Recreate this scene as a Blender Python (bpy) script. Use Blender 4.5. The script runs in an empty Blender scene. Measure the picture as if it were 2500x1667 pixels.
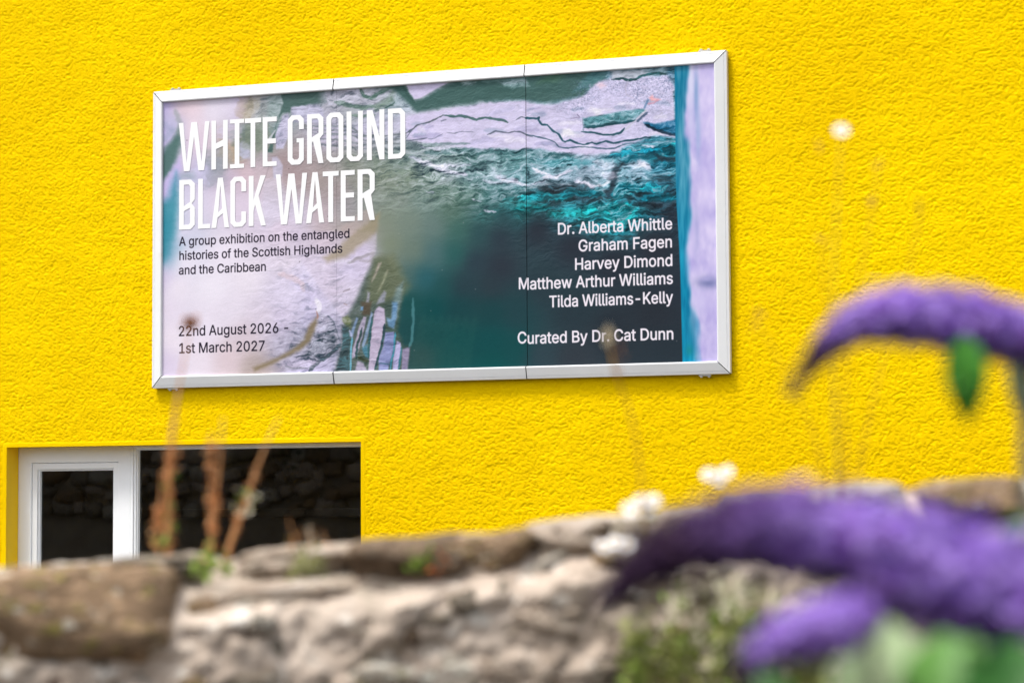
import bpy, bmesh, math, random
import numpy as np
from mathutils import Vector, Matrix, noise as mnoise

random.seed(5)
S = bpy.context.scene
COL = S.collection
R = math.radians

# ---------------------------------------------------------------- camera
F_PX = 6000.0; W_PX, H_PX = 2500.0, 1667.0
YAW, PIT, ROLL = -0.358476930, 0.0675836681, -0.00585272265
CAM = Vector((4.66470249, -11.2981832, 3.0 - 1.40389577))
_fw = Vector((math.sin(YAW) * math.cos(PIT), math.cos(YAW) * math.cos(PIT), math.sin(PIT)))
_r = _fw.cross(Vector((0, 0, 1))).normalized(); _u = _r.cross(_fw)
_r2 = math.cos(ROLL) * _r + math.sin(ROLL) * _u
_u2 = -math.sin(ROLL) * _r + math.cos(ROLL) * _u
cd = bpy.data.cameras.new('camera'); cam = bpy.data.objects.new('camera', cd); COL.objects.link(cam)
M = Matrix.Identity(4)
for i in range(3):
    M[i][0] = _r2[i]; M[i][1] = _u2[i]; M[i][2] = -_fw[i]; M[i][3] = CAM[i]
cam.matrix_world = M
cd.sensor_width = 36.0; cd.lens = F_PX / W_PX * 36.0
cd.clip_start = 0.05; cd.clip_end = 500
cd.dof.use_dof = True; cd.dof.focus_distance = 12.1; cd.dof.aperture_fstop = 3.6; cd.dof.aperture_blades = 0
S.camera = cam

# ---------------------------------------------------------------- sky, sun, exposure (bright, thinly overcast afternoon)
SUN_EL, SUN_AZ = R(63), R(218)          # azimuth of the sun, clockwise from +Y: in front of the yellow wall, to its left
w = bpy.data.worlds.new('World'); S.world = w; w.use_nodes = True
nt = w.node_tree; nt.nodes.clear()
sky = nt.nodes.new('ShaderNodeTexSky'); sky.sky_type = 'NISHITA'; sky.sun_disc = False
sky.sun_elevation = SUN_EL; sky.sun_rotation = SUN_AZ; sky.air_density = 1.0; sky.dust_density = 4.0; sky.ozone_density = 1.0
hs = nt.nodes.new('ShaderNodeHueSaturation'); hs.inputs['Saturation'].default_value = 0.35; hs.inputs['Value'].default_value = 1.0
bg = nt.nodes.new('ShaderNodeBackground'); bg.inputs['Strength'].default_value = 0.13
wo = nt.nodes.new('ShaderNodeOutputWorld')
nt.links.new(sky.outputs[0], hs.inputs['Color']); nt.links.new(hs.outputs[0], bg.inputs['Color']); nt.links.new(bg.outputs[0], wo.inputs[0])
sd = bpy.data.lights.new('sun', 'SUN'); sd.energy = 1.5; sd.angle = R(11); sd.color = (1.0, 0.965, 0.91)
sun = bpy.data.objects.new('sun', sd); COL.objects.link(sun)
_to = Vector((math.sin(SUN_AZ) * math.cos(SUN_EL), math.cos(SUN_AZ) * math.cos(SUN_EL), math.sin(SUN_EL)))
sun.rotation_euler = _to.to_track_quat('Z', 'Y').to_euler(); sun.location = _to * 30
S.view_settings.view_transform = 'Standard'; S.view_settings.look = 'None'; S.view_settings.gamma = 1.0
S.view_settings.use_curve_mapping = False; S.view_settings.exposure = 0.98
S.cycles.use_denoising = True
S.cycles.max_bounces = 8


# ---------------------------------------------------------------- helpers
def at(X, Y, d):
    """World point d metres ahead of the eye, for a spot measured on the 2500 x 1667 photograph (tracing aid)."""
    return CAM + d * (_fw + (X - W_PX / 2) / F_PX * _r2 - (Y - H_PX / 2) / F_PX * _u2)


def on_plane(X, Y, y):
    d = _fw + (X - W_PX / 2) / F_PX * _r2 - (Y - H_PX / 2) / F_PX * _u2
    return CAM + d * ((y - CAM.y) / d.y)


def srgb(r, g, b):
    f = lambda c: ((c / 255 + .055) / 1.055) ** 2.4 if c > 10 else c / 255 / 12.92
    return (f(r), f(g), f(b), 1)


def mat(name, base, rough=.6, metal=0, spec=.5, var=None, scale=8, bump=0, bscale=60, detail=6, extra=None, trans=0, stretch=(1, 1, 1), coat=0):
    """Procedural material: base colour broken up by noise between base and var, fine relief from bump."""
    m = bpy.data.materials.new(name); m.use_nodes = True; t = m.node_tree; n = t.nodes; l = t.links
    b = n['Principled BSDF']; b.inputs['Roughness'].default_value = rough; b.inputs['Metallic'].default_value = metal
    b.inputs['Specular IOR Level'].default_value = spec
    if coat: b.inputs['Coat Weight'].default_value = coat
    tc = n.new('ShaderNodeTexCoord'); mp = n.new('ShaderNodeMapping'); mp.inputs['Scale'].default_value = stretch
    l.new(tc.outputs['Object'], mp.inputs['Vector'])
    b.inputs['Base Color'].default_value = (*base[:3], 1)
    if var is not None:
        nz = n.new('ShaderNodeTexNoise'); nz.inputs['Scale'].default_value = scale; nz.inputs['Detail'].default_value = detail; nz.inputs['Roughness'].default_value = .65
        l.new(mp.outputs[0], nz.inputs['Vector'])
        cr = n.new('ShaderNodeValToRGB'); cr.color_ramp.elements[0].position = .36; cr.color_ramp.elements[1].position = .66
        cr.color_ramp.elements[0].color = (*base[:3], 1); cr.color_ramp.elements[1].color = (*var[:3], 1)
        l.new(nz.outputs['Fac'], cr.inputs['Fac']); last = cr.outputs['Color']
        for (col, sc, lo, hi, seed) in (extra or []):
            n2 = n.new('ShaderNodeTexNoise'); n2.inputs['Scale'].default_value = sc; n2.inputs['Detail'].default_value = 5; n2.noise_dimensions = '4D'; n2.inputs['W'].default_value = seed
            l.new(mp.outputs[0], n2.inputs['Vector'])
            mr = n.new('ShaderNodeMapRange'); mr.interpolation_type = 'SMOOTHSTEP'; mr.inputs['From Min'].default_value = lo; mr.inputs['From Max'].default_value = hi
            l.new(n2.outputs['Fac'], mr.inputs['Value'])
            mx = n.new('ShaderNodeMix'); mx.data_type = 'RGBA'; mx.inputs['B'].default_value = (*col[:3], 1)
            l.new(mr.outputs[0], mx.inputs['Factor']); l.new(last, mx.inputs['A']); last = mx.outputs['Result']
        l.new(last, b.inputs['Base Color'])
    if bump:
        nb = n.new('ShaderNodeTexNoise'); nb.inputs['Scale'].default_value = bscale; nb.inputs['Detail'].default_value = 8; nb.inputs['Roughness'].default_value = .65
        l.new(mp.outputs[0], nb.inputs['Vector'])
        bp = n.new('ShaderNodeBump'); bp.inputs['Strength'].default_value = 1; bp.inputs['Distance'].default_value = bump
        l.new(nb.outputs['Fac'], bp.inputs['Height']); l.new(bp.outputs[0], b.inputs['Normal'])
    return m


def empty(name, loc, label, cat, group=None):
    o = bpy.data.objects.new(name, None); COL.objects.link(o); o.location = loc; o.empty_display_size = .1
    o['label'] = label; o['category'] = cat
    if group: o['group'] = group
    return o


def put(name, me, m, parent=None, smooth=False):
    """Link a mesh whose coordinates are world coordinates; under a parent it is moved into the parent's frame."""
    o = bpy.data.objects.new(name, me); COL.objects.link(o)
    if m is not None and not me.materials:
        for q in (m if isinstance(m, (list, tuple)) else [m]): me.materials.append(q)
    if smooth: me.polygons.foreach_set('use_smooth', [True] * len(me.polygons))
    if parent is not None:
        o.parent = parent
        me.transform(Matrix.Translation(-wloc(parent)))
    return o


def wloc(o):
    v = Vector(o.location)
    while o.parent is not None:
        o = o.parent; v = v + Vector(o.location)
    return v


def bm_done(bm, name):
    me = bpy.data.meshes.new(name); bm.normal_update(); bm.to_mesh(me); bm.free(); return me


def bm_box(bm, a, b, bev=0, mi=0):
    x0, y0, z0 = a; x1, y1, z1 = b
    v = [bm.verts.new(p) for p in ((x0,y0,z0),(x1,y0,z0),(x1,y1,z0),(x0,y1,z0),(x0,y0,z1),(x1,y0,z1),(x1,y1,z1),(x0,y1,z1))]
    fs = [bm.faces.new([v[i] for i in q]) for q in ((3,2,1,0),(4,5,6,7),(0,1,5,4),(1,2,6,5),(2,3,7,6),(3,0,4,7))]
    for f in fs: f.material_index = mi
    if bev:
        es = list({e for f in fs for e in f.edges})
        bmesh.ops.bevel(bm, geom=es, offset=bev, segments=2, affect='EDGES', profile=.6)


def box_mesh(a, b, bev=0, name='box'):
    bm = bmesh.new(); bm_box(bm, a, b, bev); return bm_done(bm, name)


def np_mesh(name, V, F, smooth=True):
    V = np.asarray(V, np.float32); F = np.asarray(F, np.int32); k = F.shape[1]
    me = bpy.data.meshes.new(name)
    me.vertices.add(len(V)); me.vertices.foreach_set('co', V.ravel())
    me.loops.add(F.size); me.loops.foreach_set('vertex_index', F.ravel())
    me.polygons.add(len(F)); me.polygons.foreach_set('loop_start', np.arange(len(F), dtype=np.int32) * k)
    me.polygons.foreach_set('use_smooth', np.full(len(F), smooth))
    me.update(calc_edges=True); me.validate()
    return me


def tube(bm, pts, rads, n=7, cap=True):
    """Swept tube with a radius per point."""
    rings = []
    up = Vector((0.13, .21, 1)).normalized()
    for i, p in enumerate(pts):
        t = (pts[min(i + 1, len(pts) - 1)] - pts[max(i - 1, 0)]).normalized()
        a = t.cross(up)
        if a.length < .05: a = t.cross(Vector((1, 0, 0)))
        a.normalize(); b = t.cross(a)
        rings.append([bm.verts.new(p + rads[i] * (math.cos(2 * math.pi * k / n) * a + math.sin(2 * math.pi * k / n) * b)) for k in range(n)])
    for i in range(len(rings) - 1):
        for k in range(n):
            bm.faces.new((rings[i][k], rings[i][(k + 1) % n], rings[i + 1][(k + 1) % n], rings[i + 1][k]))
    if cap:
        bm.faces.new(rings[0][::-1]); bm.faces.new(rings[-1])


def spline(ctrl, n):
    """Catmull-Rom through control vectors."""
    out = []; c = [ctrl[0]] + list(ctrl) + [ctrl[-1]]
    segs = len(ctrl) - 1
    for i in range(n + 1):
        u = i / n * segs; k = min(int(u), segs - 1); t = u - k
        p0, p1, p2, p3 = c[k:k + 4]
        out.append(.5 * ((2 * p1) + (-p0 + p2) * t + (2 * p0 - 5 * p1 + 4 * p2 - p3) * t * t + (-p0 + 3 * p1 - 3 * p2 + p3) * t ** 3))
    return out
# ---------------------------------------------------------------- the print on the poster (flat artwork, drawn in code)
# Drawing units of the artwork: the sheet measured on a 1360 x 760 drafting grid (X right, Y down), skewed as the layout was traced.
_rng = np.random.RandomState(11)


def _lat(seed, n=256):
    return np.random.RandomState(seed).rand(n, n).astype(np.float32)


def vnoise(x, y, seed):
    L = _lat(seed)
    xi = np.floor(x).astype(np.int32); yi = np.floor(y).astype(np.int32)
    fx = (x - xi).astype(np.float32); fy = (y - yi).astype(np.float32)
    fx = fx * fx * (3 - 2 * fx); fy = fy * fy * (3 - 2 * fy)
    x0 = xi & 255; x1 = (xi + 1) & 255; y0 = yi & 255; y1 = (yi + 1) & 255
    a = L[y0, x0]; b = L[y0, x1]; c = L[y1, x0]; d = L[y1, x1]
    return (a + (b - a) * fx) * (1 - fy) + (c + (d - c) * fx) * fy


def fbm(x, y, seed, octv=4, gain=0.55):
    s = 0; a = 1.0; t = 0
    for k in range(octv):
        ca, sa = math.cos(0.6 * k), math.sin(0.6 * k)
        s = s + a * vnoise((x * ca - y * sa) * 2 ** k + 17 * k, (x * sa + y * ca) * 2 ** k + 9 * k, seed + k)
        t += a; a *= gain
    return s / t


def ridge(x, y, seed, octv=4, gain=0.6):
    s = 0; a = 1.0; t = 0
    for k in range(octv):
        s = s + a * (1 - np.abs(2 * vnoise(x * 2 ** k + 31 * k, y * 2 ** k + 7 * k, seed + k) - 1))
        t += a; a *= gain
    return s / t


def sst(e0, e1, x):
    t = np.clip((x - e0) / (e1 - e0), 0, 1)
    return t * t * (3 - 2 * t)


def paint_artwork(X, Y):
    """X, Y: drafting coordinates of every texel. Returns sRGB 0..1 (h, w, 3)."""
    h, w = X.shape
    # --- broad colours: (x, y, r, g, b, roughness of the rock grain)
    P = [
        (400,260,195,185,228,.05),(400,330,200,190,232,.05),(405,400,190,185,225,.05),(425,300,190,190,220,.05),
        (445,270,225,205,215,.05),(470,262,238,218,228,.03),(520,270,234,227,242,.03),(470,310,235,220,232,.03),(560,262,230,222,240,.03),(600,250,226,208,222,.05),
        (640,262,188,178,165,.25),(662,255,160,172,165,.3),(600,290,212,195,205,.1),(650,290,165,165,150,.2),
        (480,350,226,208,224,.05),(450,380,215,205,225,.05),(540,400,190,178,195,.1),(560,360,215,195,200,.1),(580,370,180,158,125,.12),(602,336,118,130,118,.1),
        (642,335,150,155,130,.2),(662,312,128,150,140,.2),(620,380,190,178,190,.15),
        (500,412,195,188,218,.1),(560,430,200,186,205,.08),(600,425,215,192,202,.08),(650,430,205,190,198,.1),(690,400,168,150,152,.1),(720,430,172,155,158,.12),(780,440,168,156,154,.15),
        (400,560,60,140,165,.05),(402,620,120,165,190,.04),(400,680,215,205,230,.02),(440,560,225,218,238,.03),(470,500,222,216,236,.03),(540,500,226,216,234,.04),(600,500,224,210,228,.05),(650,520,222,212,232,.08),
        (450,640,236,230,244,.02),(550,620,238,230,244,.02),(430,700,238,230,242,.02),(520,700,240,234,246,.03),(600,680,236,228,240,.06),(400,760,232,222,238,.02),(430,830,238,228,240,.02),(500,800,236,228,242,.03),(560,760,232,224,238,.06),
        (600,820,214,200,210,.05),(640,780,220,210,226,.12),(480,880,236,226,238,.02),(400,890,222,210,232,.02),(560,880,222,205,212,.04),(620,900,182,168,165,.1),
        (690,560,222,208,226,.15),(730,520,214,206,226,.2),(780,520,194,178,186,.1),(700,640,224,214,230,.25),(740,680,216,208,236,.35),(760,740,214,206,236,.3),(800,640,222,212,234,.35),(820,700,216,204,224,.3),
        (800,590,200,184,188,.1),(850,572,172,158,142,.06),(880,610,205,192,212,.12),(890,650,214,202,222,.15),(850,660,216,206,230,.25),(850,720,205,196,206,.2),(800,760,205,198,222,.25),(700,720,224,216,238,.2),(690,780,208,198,222,.3),
        (740,830,150,150,170,.5),(700,850,170,165,185,.4),(780,790,180,175,205,.4),(760,890,190,184,215,.4),(820,820,150,150,170,.4),
        (760,210,100,122,116,.15),(800,240,170,172,184,.35),(860,220,190,188,205,.35),(900,235,175,180,190,.3),(940,215,90,118,112,.2),(960,250,150,168,172,.3),(800,290,178,176,192,.35),(860,280,170,175,180,.3),(920,280,185,184,205,.3),
        (800,320,190,186,210,.35),(880,320,196,192,218,.3),(950,320,206,202,228,.3),(800,350,186,180,200,.4),(880,350,184,182,196,.4),(960,350,170,178,184,.4),(1000,300,212,206,232,.2),
        (800,385,158,152,150,.2),(860,390,132,140,128,.25),(920,395,122,136,124,.35),(980,385,110,132,124,.5),(720,380,172,158,160,.15),(760,400,170,156,158,.2),
        (1010,365,140,158,160,.6),(1040,400,140,160,160,.85),(1100,380,110,138,134,.8),(1100,415,170,182,190,.9),(1150,385,80,118,116,.8),(1150,430,110,145,148,.8),(1210,385,110,150,152,.7),(1210,430,150,178,186,.9),(1260,385,90,140,142,.7),(1260,440,110,160,168,.9),
        (1320,390,60,118,124,.8),(1320,430,150,182,196,.9),(1380,400,100,150,160,.9),(1380,430,150,180,198,.9),(1440,395,150,170,190,.6),(1460,420,150,175,192,.8),(1490,450,120,165,180,.8),(1540,370,70,150,170,.7),(1600,370,45,130,150,.7),
        (1640,380,20,95,110,.7),(1560,420,150,180,200,.8),(1600,430,90,160,180,.6),(1640,430,40,120,140,.7),(1580,460,20,80,90,.9),(1640,465,15,60,72,.8),(1500,490,30,90,100,1.0),(1540,490,28,120,130,1.0),(1600,500,30,48,58,.7),(1640,520,40,46,56,.2),
        (1350,475,44,52,60,.5),(1420,480,42,52,62,.6),(1330,500,34,66,72,.6),(1400,510,34,84,90,.9),(1450,520,30,80,88,.9),(1500,515,26,120,128,.9),(1280,470,50,100,104,.9),(1270,510,36,90,92,.6),(1240,490,50,92,94,.4),
        (1200,475,70,118,118,.7),(1150,480,84,118,108,.5),(1100,470,98,126,114,.6),(1050,450,110,134,122,.7),(1000,430,122,138,122,.5),(940,440,130,142,126,.4),(880,440,150,150,142,.3),(900,480,138,142,124,.25),(960,490,132,140,118,.3),(1040,490,116,132,114,.3),
        (850,500,158,150,142,.15),(820,470,166,154,156,.2),(1100,520,90,116,106,.12),(1180,520,60,98,98,.3),(1240,530,46,74,80,.1),(940,540,128,134,108,.02),(1000,540,120,130,108,.02),(1060,550,104,120,104,.02),(1120,560,64,102,96,.02),(1170,570,48,78,82,.02),(1220,580,46,58,68,.02),
        (900,560,146,142,120,.03),(950,600,124,130,100,.02),(1010,610,108,120,98,.02),(1060,620,78,104,94,.02),(1110,620,46,92,90,.02),(1160,640,46,62,72,.02),(1220,650,46,54,64,.02),
        (940,650,120,124,98,.05),(990,680,76,98,84,.04),(1040,680,44,88,84,.02),(1080,700,36,78,80,.02),(1130,700,42,62,70,.02),(1200,700,46,60,68,.02),(1000,740,28,76,76,.02),(1060,750,18,72,74,.02),(1120,750,26,66,70,.02),(1200,760,28,66,70,.02),(1260,760,36,66,72,.02),
        (1000,800,30,72,74,.03),(1060,820,22,70,72,.02),(1120,830,18,72,74,.02),(1200,830,20,74,76,.02),(1260,850,24,74,76,.02),(1030,870,46,76,76,.03),(1100,880,26,76,76,.02),(1200,890,18,76,76,.02),
        (1310,560,44,50,60,.02),(1400,600,44,50,60,.02),(1500,640,42,48,58,.02),(1600,600,44,48,58,.02),(1320,700,44,60,68,.02),(1400,760,42,56,64,.02),(1500,800,42,50,58,.02),(1600,760,42,48,56,.02),(1320,860,50,68,76,.02),(1400,870,52,60,68,.02),(1550,870,44,54,62,.02),(1640,700,42,50,60,.02),(1640,850,42,52,60,.02),
    ]
    P = np.array(P, np.float32)
    _o = (P[:, 0] > 840) & (P[:, 0] < 1070) & (P[:, 1] > 470) & (P[:, 1] < 730); P[_o, 3] += 5; P[_o, 4] += 17
    _o = (P[:, 0] > 560) & (P[:, 0] < 700) & (P[:, 1] > 230) & (P[:, 1] < 345); P[_o, 2] -= 4; P[_o, 4] += 16
    ds = 6
    xs = X[::ds, ::ds]; ys = Y[::ds, ::ds]
    num = 0; den = 0
    for p in P:
        d2 = (xs - p[0]) ** 2 + (ys - p[1]) ** 2
        wgt = 1.0 / (d2 + 260.0) ** 1.9
        num = num + wgt[..., None] * p[2:6]; den = den + wgt
    low = (num / den[..., None]).astype(np.float32)
    for _ in range(10):                       # soften the cells between colour points
        q = np.pad(low, ((1, 1), (1, 1), (0, 0)), mode='edge')
        low = (q[:-2, 1:-1] + q[2:, 1:-1] + q[1:-1, :-2] + q[1:-1, 2:] + 2 * low) / 6
    # upsample bilinearly
    yy = np.clip(np.arange(h) / ds, 0, low.shape[0] - 1.001); xx = np.clip(np.arange(w) / ds, 0, low.shape[1] - 1.001)
    y0 = yy.astype(int); x0 = xx.astype(int); fy = (yy - y0)[:, None, None].astype(np.float32); fx = (xx - x0)[None, :, None].astype(np.float32)
    up = (low[y0][:, x0] * (1 - fx) + low[y0][:, x0 + 1] * fx) * (1 - fy) + (low[y0 + 1][:, x0] * (1 - fx) + low[y0 + 1][:, x0 + 1] * fx) * fy
    img = up[..., :3] / 255.0; amp = up[..., 3]

    WX = (fbm(X / 34, Y / 26, 3, 4) - .5); WY = (fbm(X / 34, Y / 26, 13, 4) - .5)
    wx2 = (fbm(X / 9, Y / 9, 23, 3) - .5); wy2 = (fbm(X / 9, Y / 9, 33, 3) - .5)

    def box(pts, pad):
        pts = np.array(pts, float)
        m = (X > pts[:, 0].min() - pad) & (X < pts[:, 0].max() + pad) & (Y > pts[:, 1].min() - pad) & (Y < pts[:, 1].max() + pad)
        r = np.where(m.any(1))[0]; c = np.where(m.any(0))[0]
        if len(r) == 0: return None
        return slice(r[0], r[-1] + 1), slice(c[0], c[-1] + 1)

    def sdist(pts, sl, warp, closed):
        x = X[sl] + warp * (WX[sl] * 1.0 + wx2[sl] * .5); y = Y[sl] + warp * (WY[sl] * 1.0 + wy2[sl] * .5)
        best = np.full(x.shape, 1e9, np.float32); tt = np.zeros(x.shape, np.float32); inside = np.zeros(x.shape, bool)
        n = len(pts); m = n if closed else n - 1
        for i in range(m):
            ax, ay = pts[i]; bx, by = pts[(i + 1) % n]
            ex, ey = bx - ax, by - ay; L = ex * ex + ey * ey + 1e-6
            t = np.clip(((x - ax) * ex + (y - ay) * ey) / L, 0, 1)
            d = (x - ax - t * ex) ** 2 + (y - ay - t * ey) ** 2
            k = d < best; best = np.where(k, d, best); tt = np.where(k, i + t, tt)
            if closed:
                c = ((ay > y) != (by > y)) & (x < (bx - ax) * (y - ay) / (by - ay + 1e-9) + ax)
                inside ^= c
        best = np.sqrt(best)
        return (np.where(inside, -best, best) if closed else best), tt / max(m, 1)

    def blend(sl, a, col):
        c = np.array(col, np.float32) / 255.0
        img[sl] = img[sl] * (1 - a[..., None]) + c * a[..., None]

    def poly(pts, col, soft=3, a=1.0, warp=6, rough=None, k=1.0, off=(0, 0)):
        pts = [(off[0] + px / k, off[1] + py / k) for px, py in pts]
        sl = box(pts, soft * 2 + warp)
        if sl is None: return
        d, _ = sdist(pts, sl, warp, True)
        al = a * sst(soft, -soft, d)
        blend(sl, al, col)
        if rough is not None: amp[sl] = amp[sl] * (1 - al) + rough * al

    def line(pts, col, wd=2, soft=1.2, a=1.0, warp=3, k=1.0, off=(0, 0), vary=.5, taper=True):
        pts = [(off[0] + px / k, off[1] + py / k) for px, py in pts]
        sl = box(pts, wd * 2 + soft * 2 + warp)
        if sl is None: return
        d, t = sdist(pts, sl, warp, False)
        ww = wd * (1 - vary + 2 * vary * vnoise(X[sl] / 7, Y[sl] / 7, 77))
        if taper: ww = ww * np.clip(np.minimum(t, 1 - t) * 8 + .25, 0, 1)
        blend(sl, a * sst(ww / 2 + soft, ww / 2 - soft * .3, d), col)

    Z1 = dict(k=5.81, off=(380, 220)); Z2 = dict(k=4.356, off=(760, 180)); Z3 = dict(k=4.356, off=(1250, 140)); Z4 = dict(k=4.356, off=(1250, 300)); Z6 = dict(k=4.356, off=(640, 600))
    LAV = (216, 208, 238); DG = (70, 100, 97)

    # soft left edge: green shade and lavender bands
    poly([(437,312),(444,340),(432,392),(395,450),(380,450),(380,400),(414,349)], (78,112,106), 10, .9, 8)
    poly([(440,385),(444,409),(424,490),(385,500),(385,480),(410,430)], (206,192,236), 8, .85, 8)
    poly([(430,420),(438,470),(428,560),(410,620),(385,650),(385,500),(412,480)], (60,142,160), 14, .8, 8)
    line([(428,270),(440,300),(436,330)], (150,160,160), 7, 7, .5)
    line([(396,300),(420,320)], (165,170,200), 10, 8, .5); line([(398,345),(425,315)], (160,170,195), 9, 7, .5)
    # veined stone at the top left
    poly([(1290,95),(1740,60),(1810,190),(1740,370),(1690,560),(1200,540),(1240,380)], (158,166,166), 12, .55, 14, .45, **Z1)
    line([(1300,100),(1260,300),(1230,420)], (176,158,128), 26, 14, .4, 14, **Z1)
    line([(1450,110),(1350,260),(1290,400)], (185,175,145), 22, 12, .35, 14, **Z1)
    poly([(1600,90),(1740,60),(1810,190),(1740,370),(1600,400)], (126,150,146), 8, .55, 10, .4, **Z1)
    # tan and dark veins behind WHITE
    line([(1110,620),(1080,900),(1060,1010)], (172,156,130), 40, 18, .45, 12, **Z1)
    line([(1290,560),(1290,700),(1260,860)], (105,122,112), 60, 22, .65, 12, **Z1)
    line([(1230,780),(1280,880),(1330,930)], (205,205,235), 26, 12, .7, 8, **Z1)
    line([(1060,520),(1060,700)], (215,208,232), 40, 16, .6, 8, **Z1)
    line([(1480,480),(1450,700),(1420,900)], (138,146,128), 50, 20, .45, 14, **Z1)
    line([(900,850),(900,1100)], (150,160,160), 40, 26, .5, 14, **Z1)
    line([(740,1090),(820,1180),(900,1250)], (150,158,168), 50, 26, .5, 14, **Z1)
    line([(680,1150),(600,1200),(560,1260)], (212,208,236), 40, 16, .7, 14, **Z1)
    poly([(350,1180),(520,1160),(560,1260),(420,1270),(340,1260)], (150,170,180), 14, .6, 8, **Z1)
    # dark green gap and leaning stones
    poly([(683,226),(790,218),(800,250),(770,256),(712,262),(709,277),(690,277),(676,294),(665,372),(652,372),(676,300),(679,284),(691,253)], (78,104,100), 3, .92, 5, .1)
    poly([(690,284),(703,276),(706,289),(704,330),(692,363),(674,363),(672,330)], (196,192,218), 2.5, .95, 3, .35)
    poly([(712,262),(775,252),(790,268),(790,300),(715,300)], (184,182,208), 4, .8, 6, .4)
    poly([(662,386),(676,383),(690,404),(688,430),(668,436)], (206,202,224), 3, .8, 5, .2)
    line([(648,432),(664,384),(676,383)], (165,152,160), 3, 2, .5)
    line([(655,345),(672,318)], (215,215,225), 3, 1.5, .7)
    poly([(640,440),(680,430),(700,470),(690,540),(640,560)], (216,210,228), 10, .5, 12, .25)
    line([(620,470),(640,540)], (235,230,242), 14, 8, .5)
    # stones at the top behind the title
    poly([(100,210),(260,180),(520,160),(860,150),(880,250),(800,330),(560,360),(260,330),(90,320)], (182,182,198), 10, .7, 10, .5, **Z2)
    line([(520,160),(565,235),(640,262),(700,222),(780,180),(860,150)], (78,108,98), 7, 3, .9, 4, **Z2)
    line([(255,300),(400,335),(560,365),(660,345)], (96,122,112), 8, 4, .8, 5, **Z2)
    poly([(650,345),(780,280),(880,180),(885,280),(800,350),(690,410)], (106,130,116), 6, .8, 6, .5, **Z2)
    line([(780,372),(860,330),(885,300)], (66,94,88), 3, 1.5, .9, 3, **Z2)
    poly([(880,240),(1000,200),(1100,330),(1130,420),(1000,400),(900,330)], (176,192,204), 14, .7, 10, .5, **Z2)
    # main dark water strip above the ledge
    poly([(945,205),(990,200),(1000,230),(1011,246),(1030,241),(1075,216),(1115,196),(1290,182),(1480,168),(1480,200),(1440,215),(1425,236),(1370,246),(1330,252),(1283,246),(1240,244),(1170,248),(1090,262),(1020,276),(1005,262),(975,232)], DG, 7, .97, 6, .12)
    poly([(1450,165),(1500,165),(1470,200),(1440,214),(1400,225)], (84,132,140), 7, .6, 6, .3)
    line([(1180,198),(1240,192),(1290,186)], (120,150,150), 9, 5, .5, 8)
    poly([(1120,192),(1170,190),(1160,208),(1130,208)], (140,165,165), 5, .6, 8, .7)
    poly([(1215,198),(1280,190),(1290,212),(1250,216)], (140,172,175), 6, .6, 10, .8)
    poly([(992,206),(1112,194),(1072,214),(1026,240),(1011,243),(1000,226)], LAV, 2.2, 1, 3, .18)
    line([(985,212),(1002,240),(1012,250)], (60,88,84), 5, 2.5, .8)
    poly([(1340,178),(1390,175),(1360,200),(1310,205)], (80,118,88), 9, .4, 8)
    # the pale ledge
    poly([(985,290),(1020,280),(1090,266),(1170,252),(1283,248),(1330,256),(1370,250),(1420,238),(1460,200),(1500,190),(1645,180),(1649,336),(1600,330),(1560,344),(1535,356),(1500,374),(1430,380),(1340,370),(1280,364),(1160,366),(1130,360),(1060,352),(990,344)], LAV, 5, .96, 9, .2)
    for q_ in range(46):      # weathered flakes on the ledge
        fx_ = 1010 + 620 * _rng.rand(); fy_ = np.interp(fx_, [1010, 1280, 1450, 1640], [300, 262, 262, 210]) + _rng.rand() * np.interp(fx_, [1010, 1280, 1450, 1640], [40, 95, 105, 110]); fl = 8 + 26 * _rng.rand()
        line([(fx_ - fl, fy_ + 2), (fx_, fy_ - 1), (fx_ + fl, fy_ + 3 * _rng.randn())], [(172,168,206),(196,192,226),(236,232,248),(158,170,196)][q_ % 4], 3 + 6 * _rng.rand(), 4, .55, 8)
    # gravel on the ledge
    gm = np.zeros_like(X)
    for (gx, gy, gs, gw) in ((1560,215,34,1),(1620,205,30,1),(1500,205,26,.8),(1440,235,22,.9),(1410,262,20,.8),(1600,235,30,.8),(1640,180,24,1),(1380,258,16,.7),(1610,250,20,.6),(1420,215,16,.8),(1420,290,12,.5),(1570,310,22,.5)):
        gm = np.maximum(gm, gw * np.exp(-((X - gx) ** 2 + (Y - gy) ** 2) / (2 * gs * gs)))
    gv = vnoise(X / 2.6, Y / 2.2, 91) * .6 + vnoise(X / 1.4, Y / 1.3, 92) * .4
    g = gm * sst(.42, .75, gv)
    img[:] = img * (1 - .6 * g[..., None]) + np.array([.40, .45, .58]) * .6 * g[..., None]
    g = gm * sst(.62, .8, vnoise(X / 3.5, Y / 3, 94)); img[:] = img + .10 * g[..., None]
    poly([(1060,150),(1660,105),(1662,172),(1500,190),(1360,208),(1290,245),(1230,238),(1180,224),(1068,238)], (190,196,208), 5, .9, 4, .35, **Z3)
    poly([(1420,125),(1660,105),(1662,172),(1480,185)], (110,160,175), 14, .7, 6, **Z3)
    line([(1060,242),(1180,230),(1240,252),(1310,238),(1380,197),(1450,182),(1560,168),(1660,188)], (42,72,76), 4.4, 1.6, .95, 3, **Z3)
    line([(1050,150),(1055,235)], (110,130,150), 2, 1, .8, 2, **Z3)
    poly([(1662,100),(1725,95),(1730,300),(1690,250),(1664,200)], (70,125,150), 8, .7, 6, .5, **Z3)
    poly([(900,290),(960,270),(1000,310),(940,335)], (240,208,220), 6, .7, 6, **Z3)
    poly([(850,540),(940,560),(960,610),(880,630)], (240,238,246), 8, .8, 10, **Z3)
    poly([(560,770),(620,745),(700,810),(620,850),(520,840)], (242,240,248), 6, .9, 10, **Z3)
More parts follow.
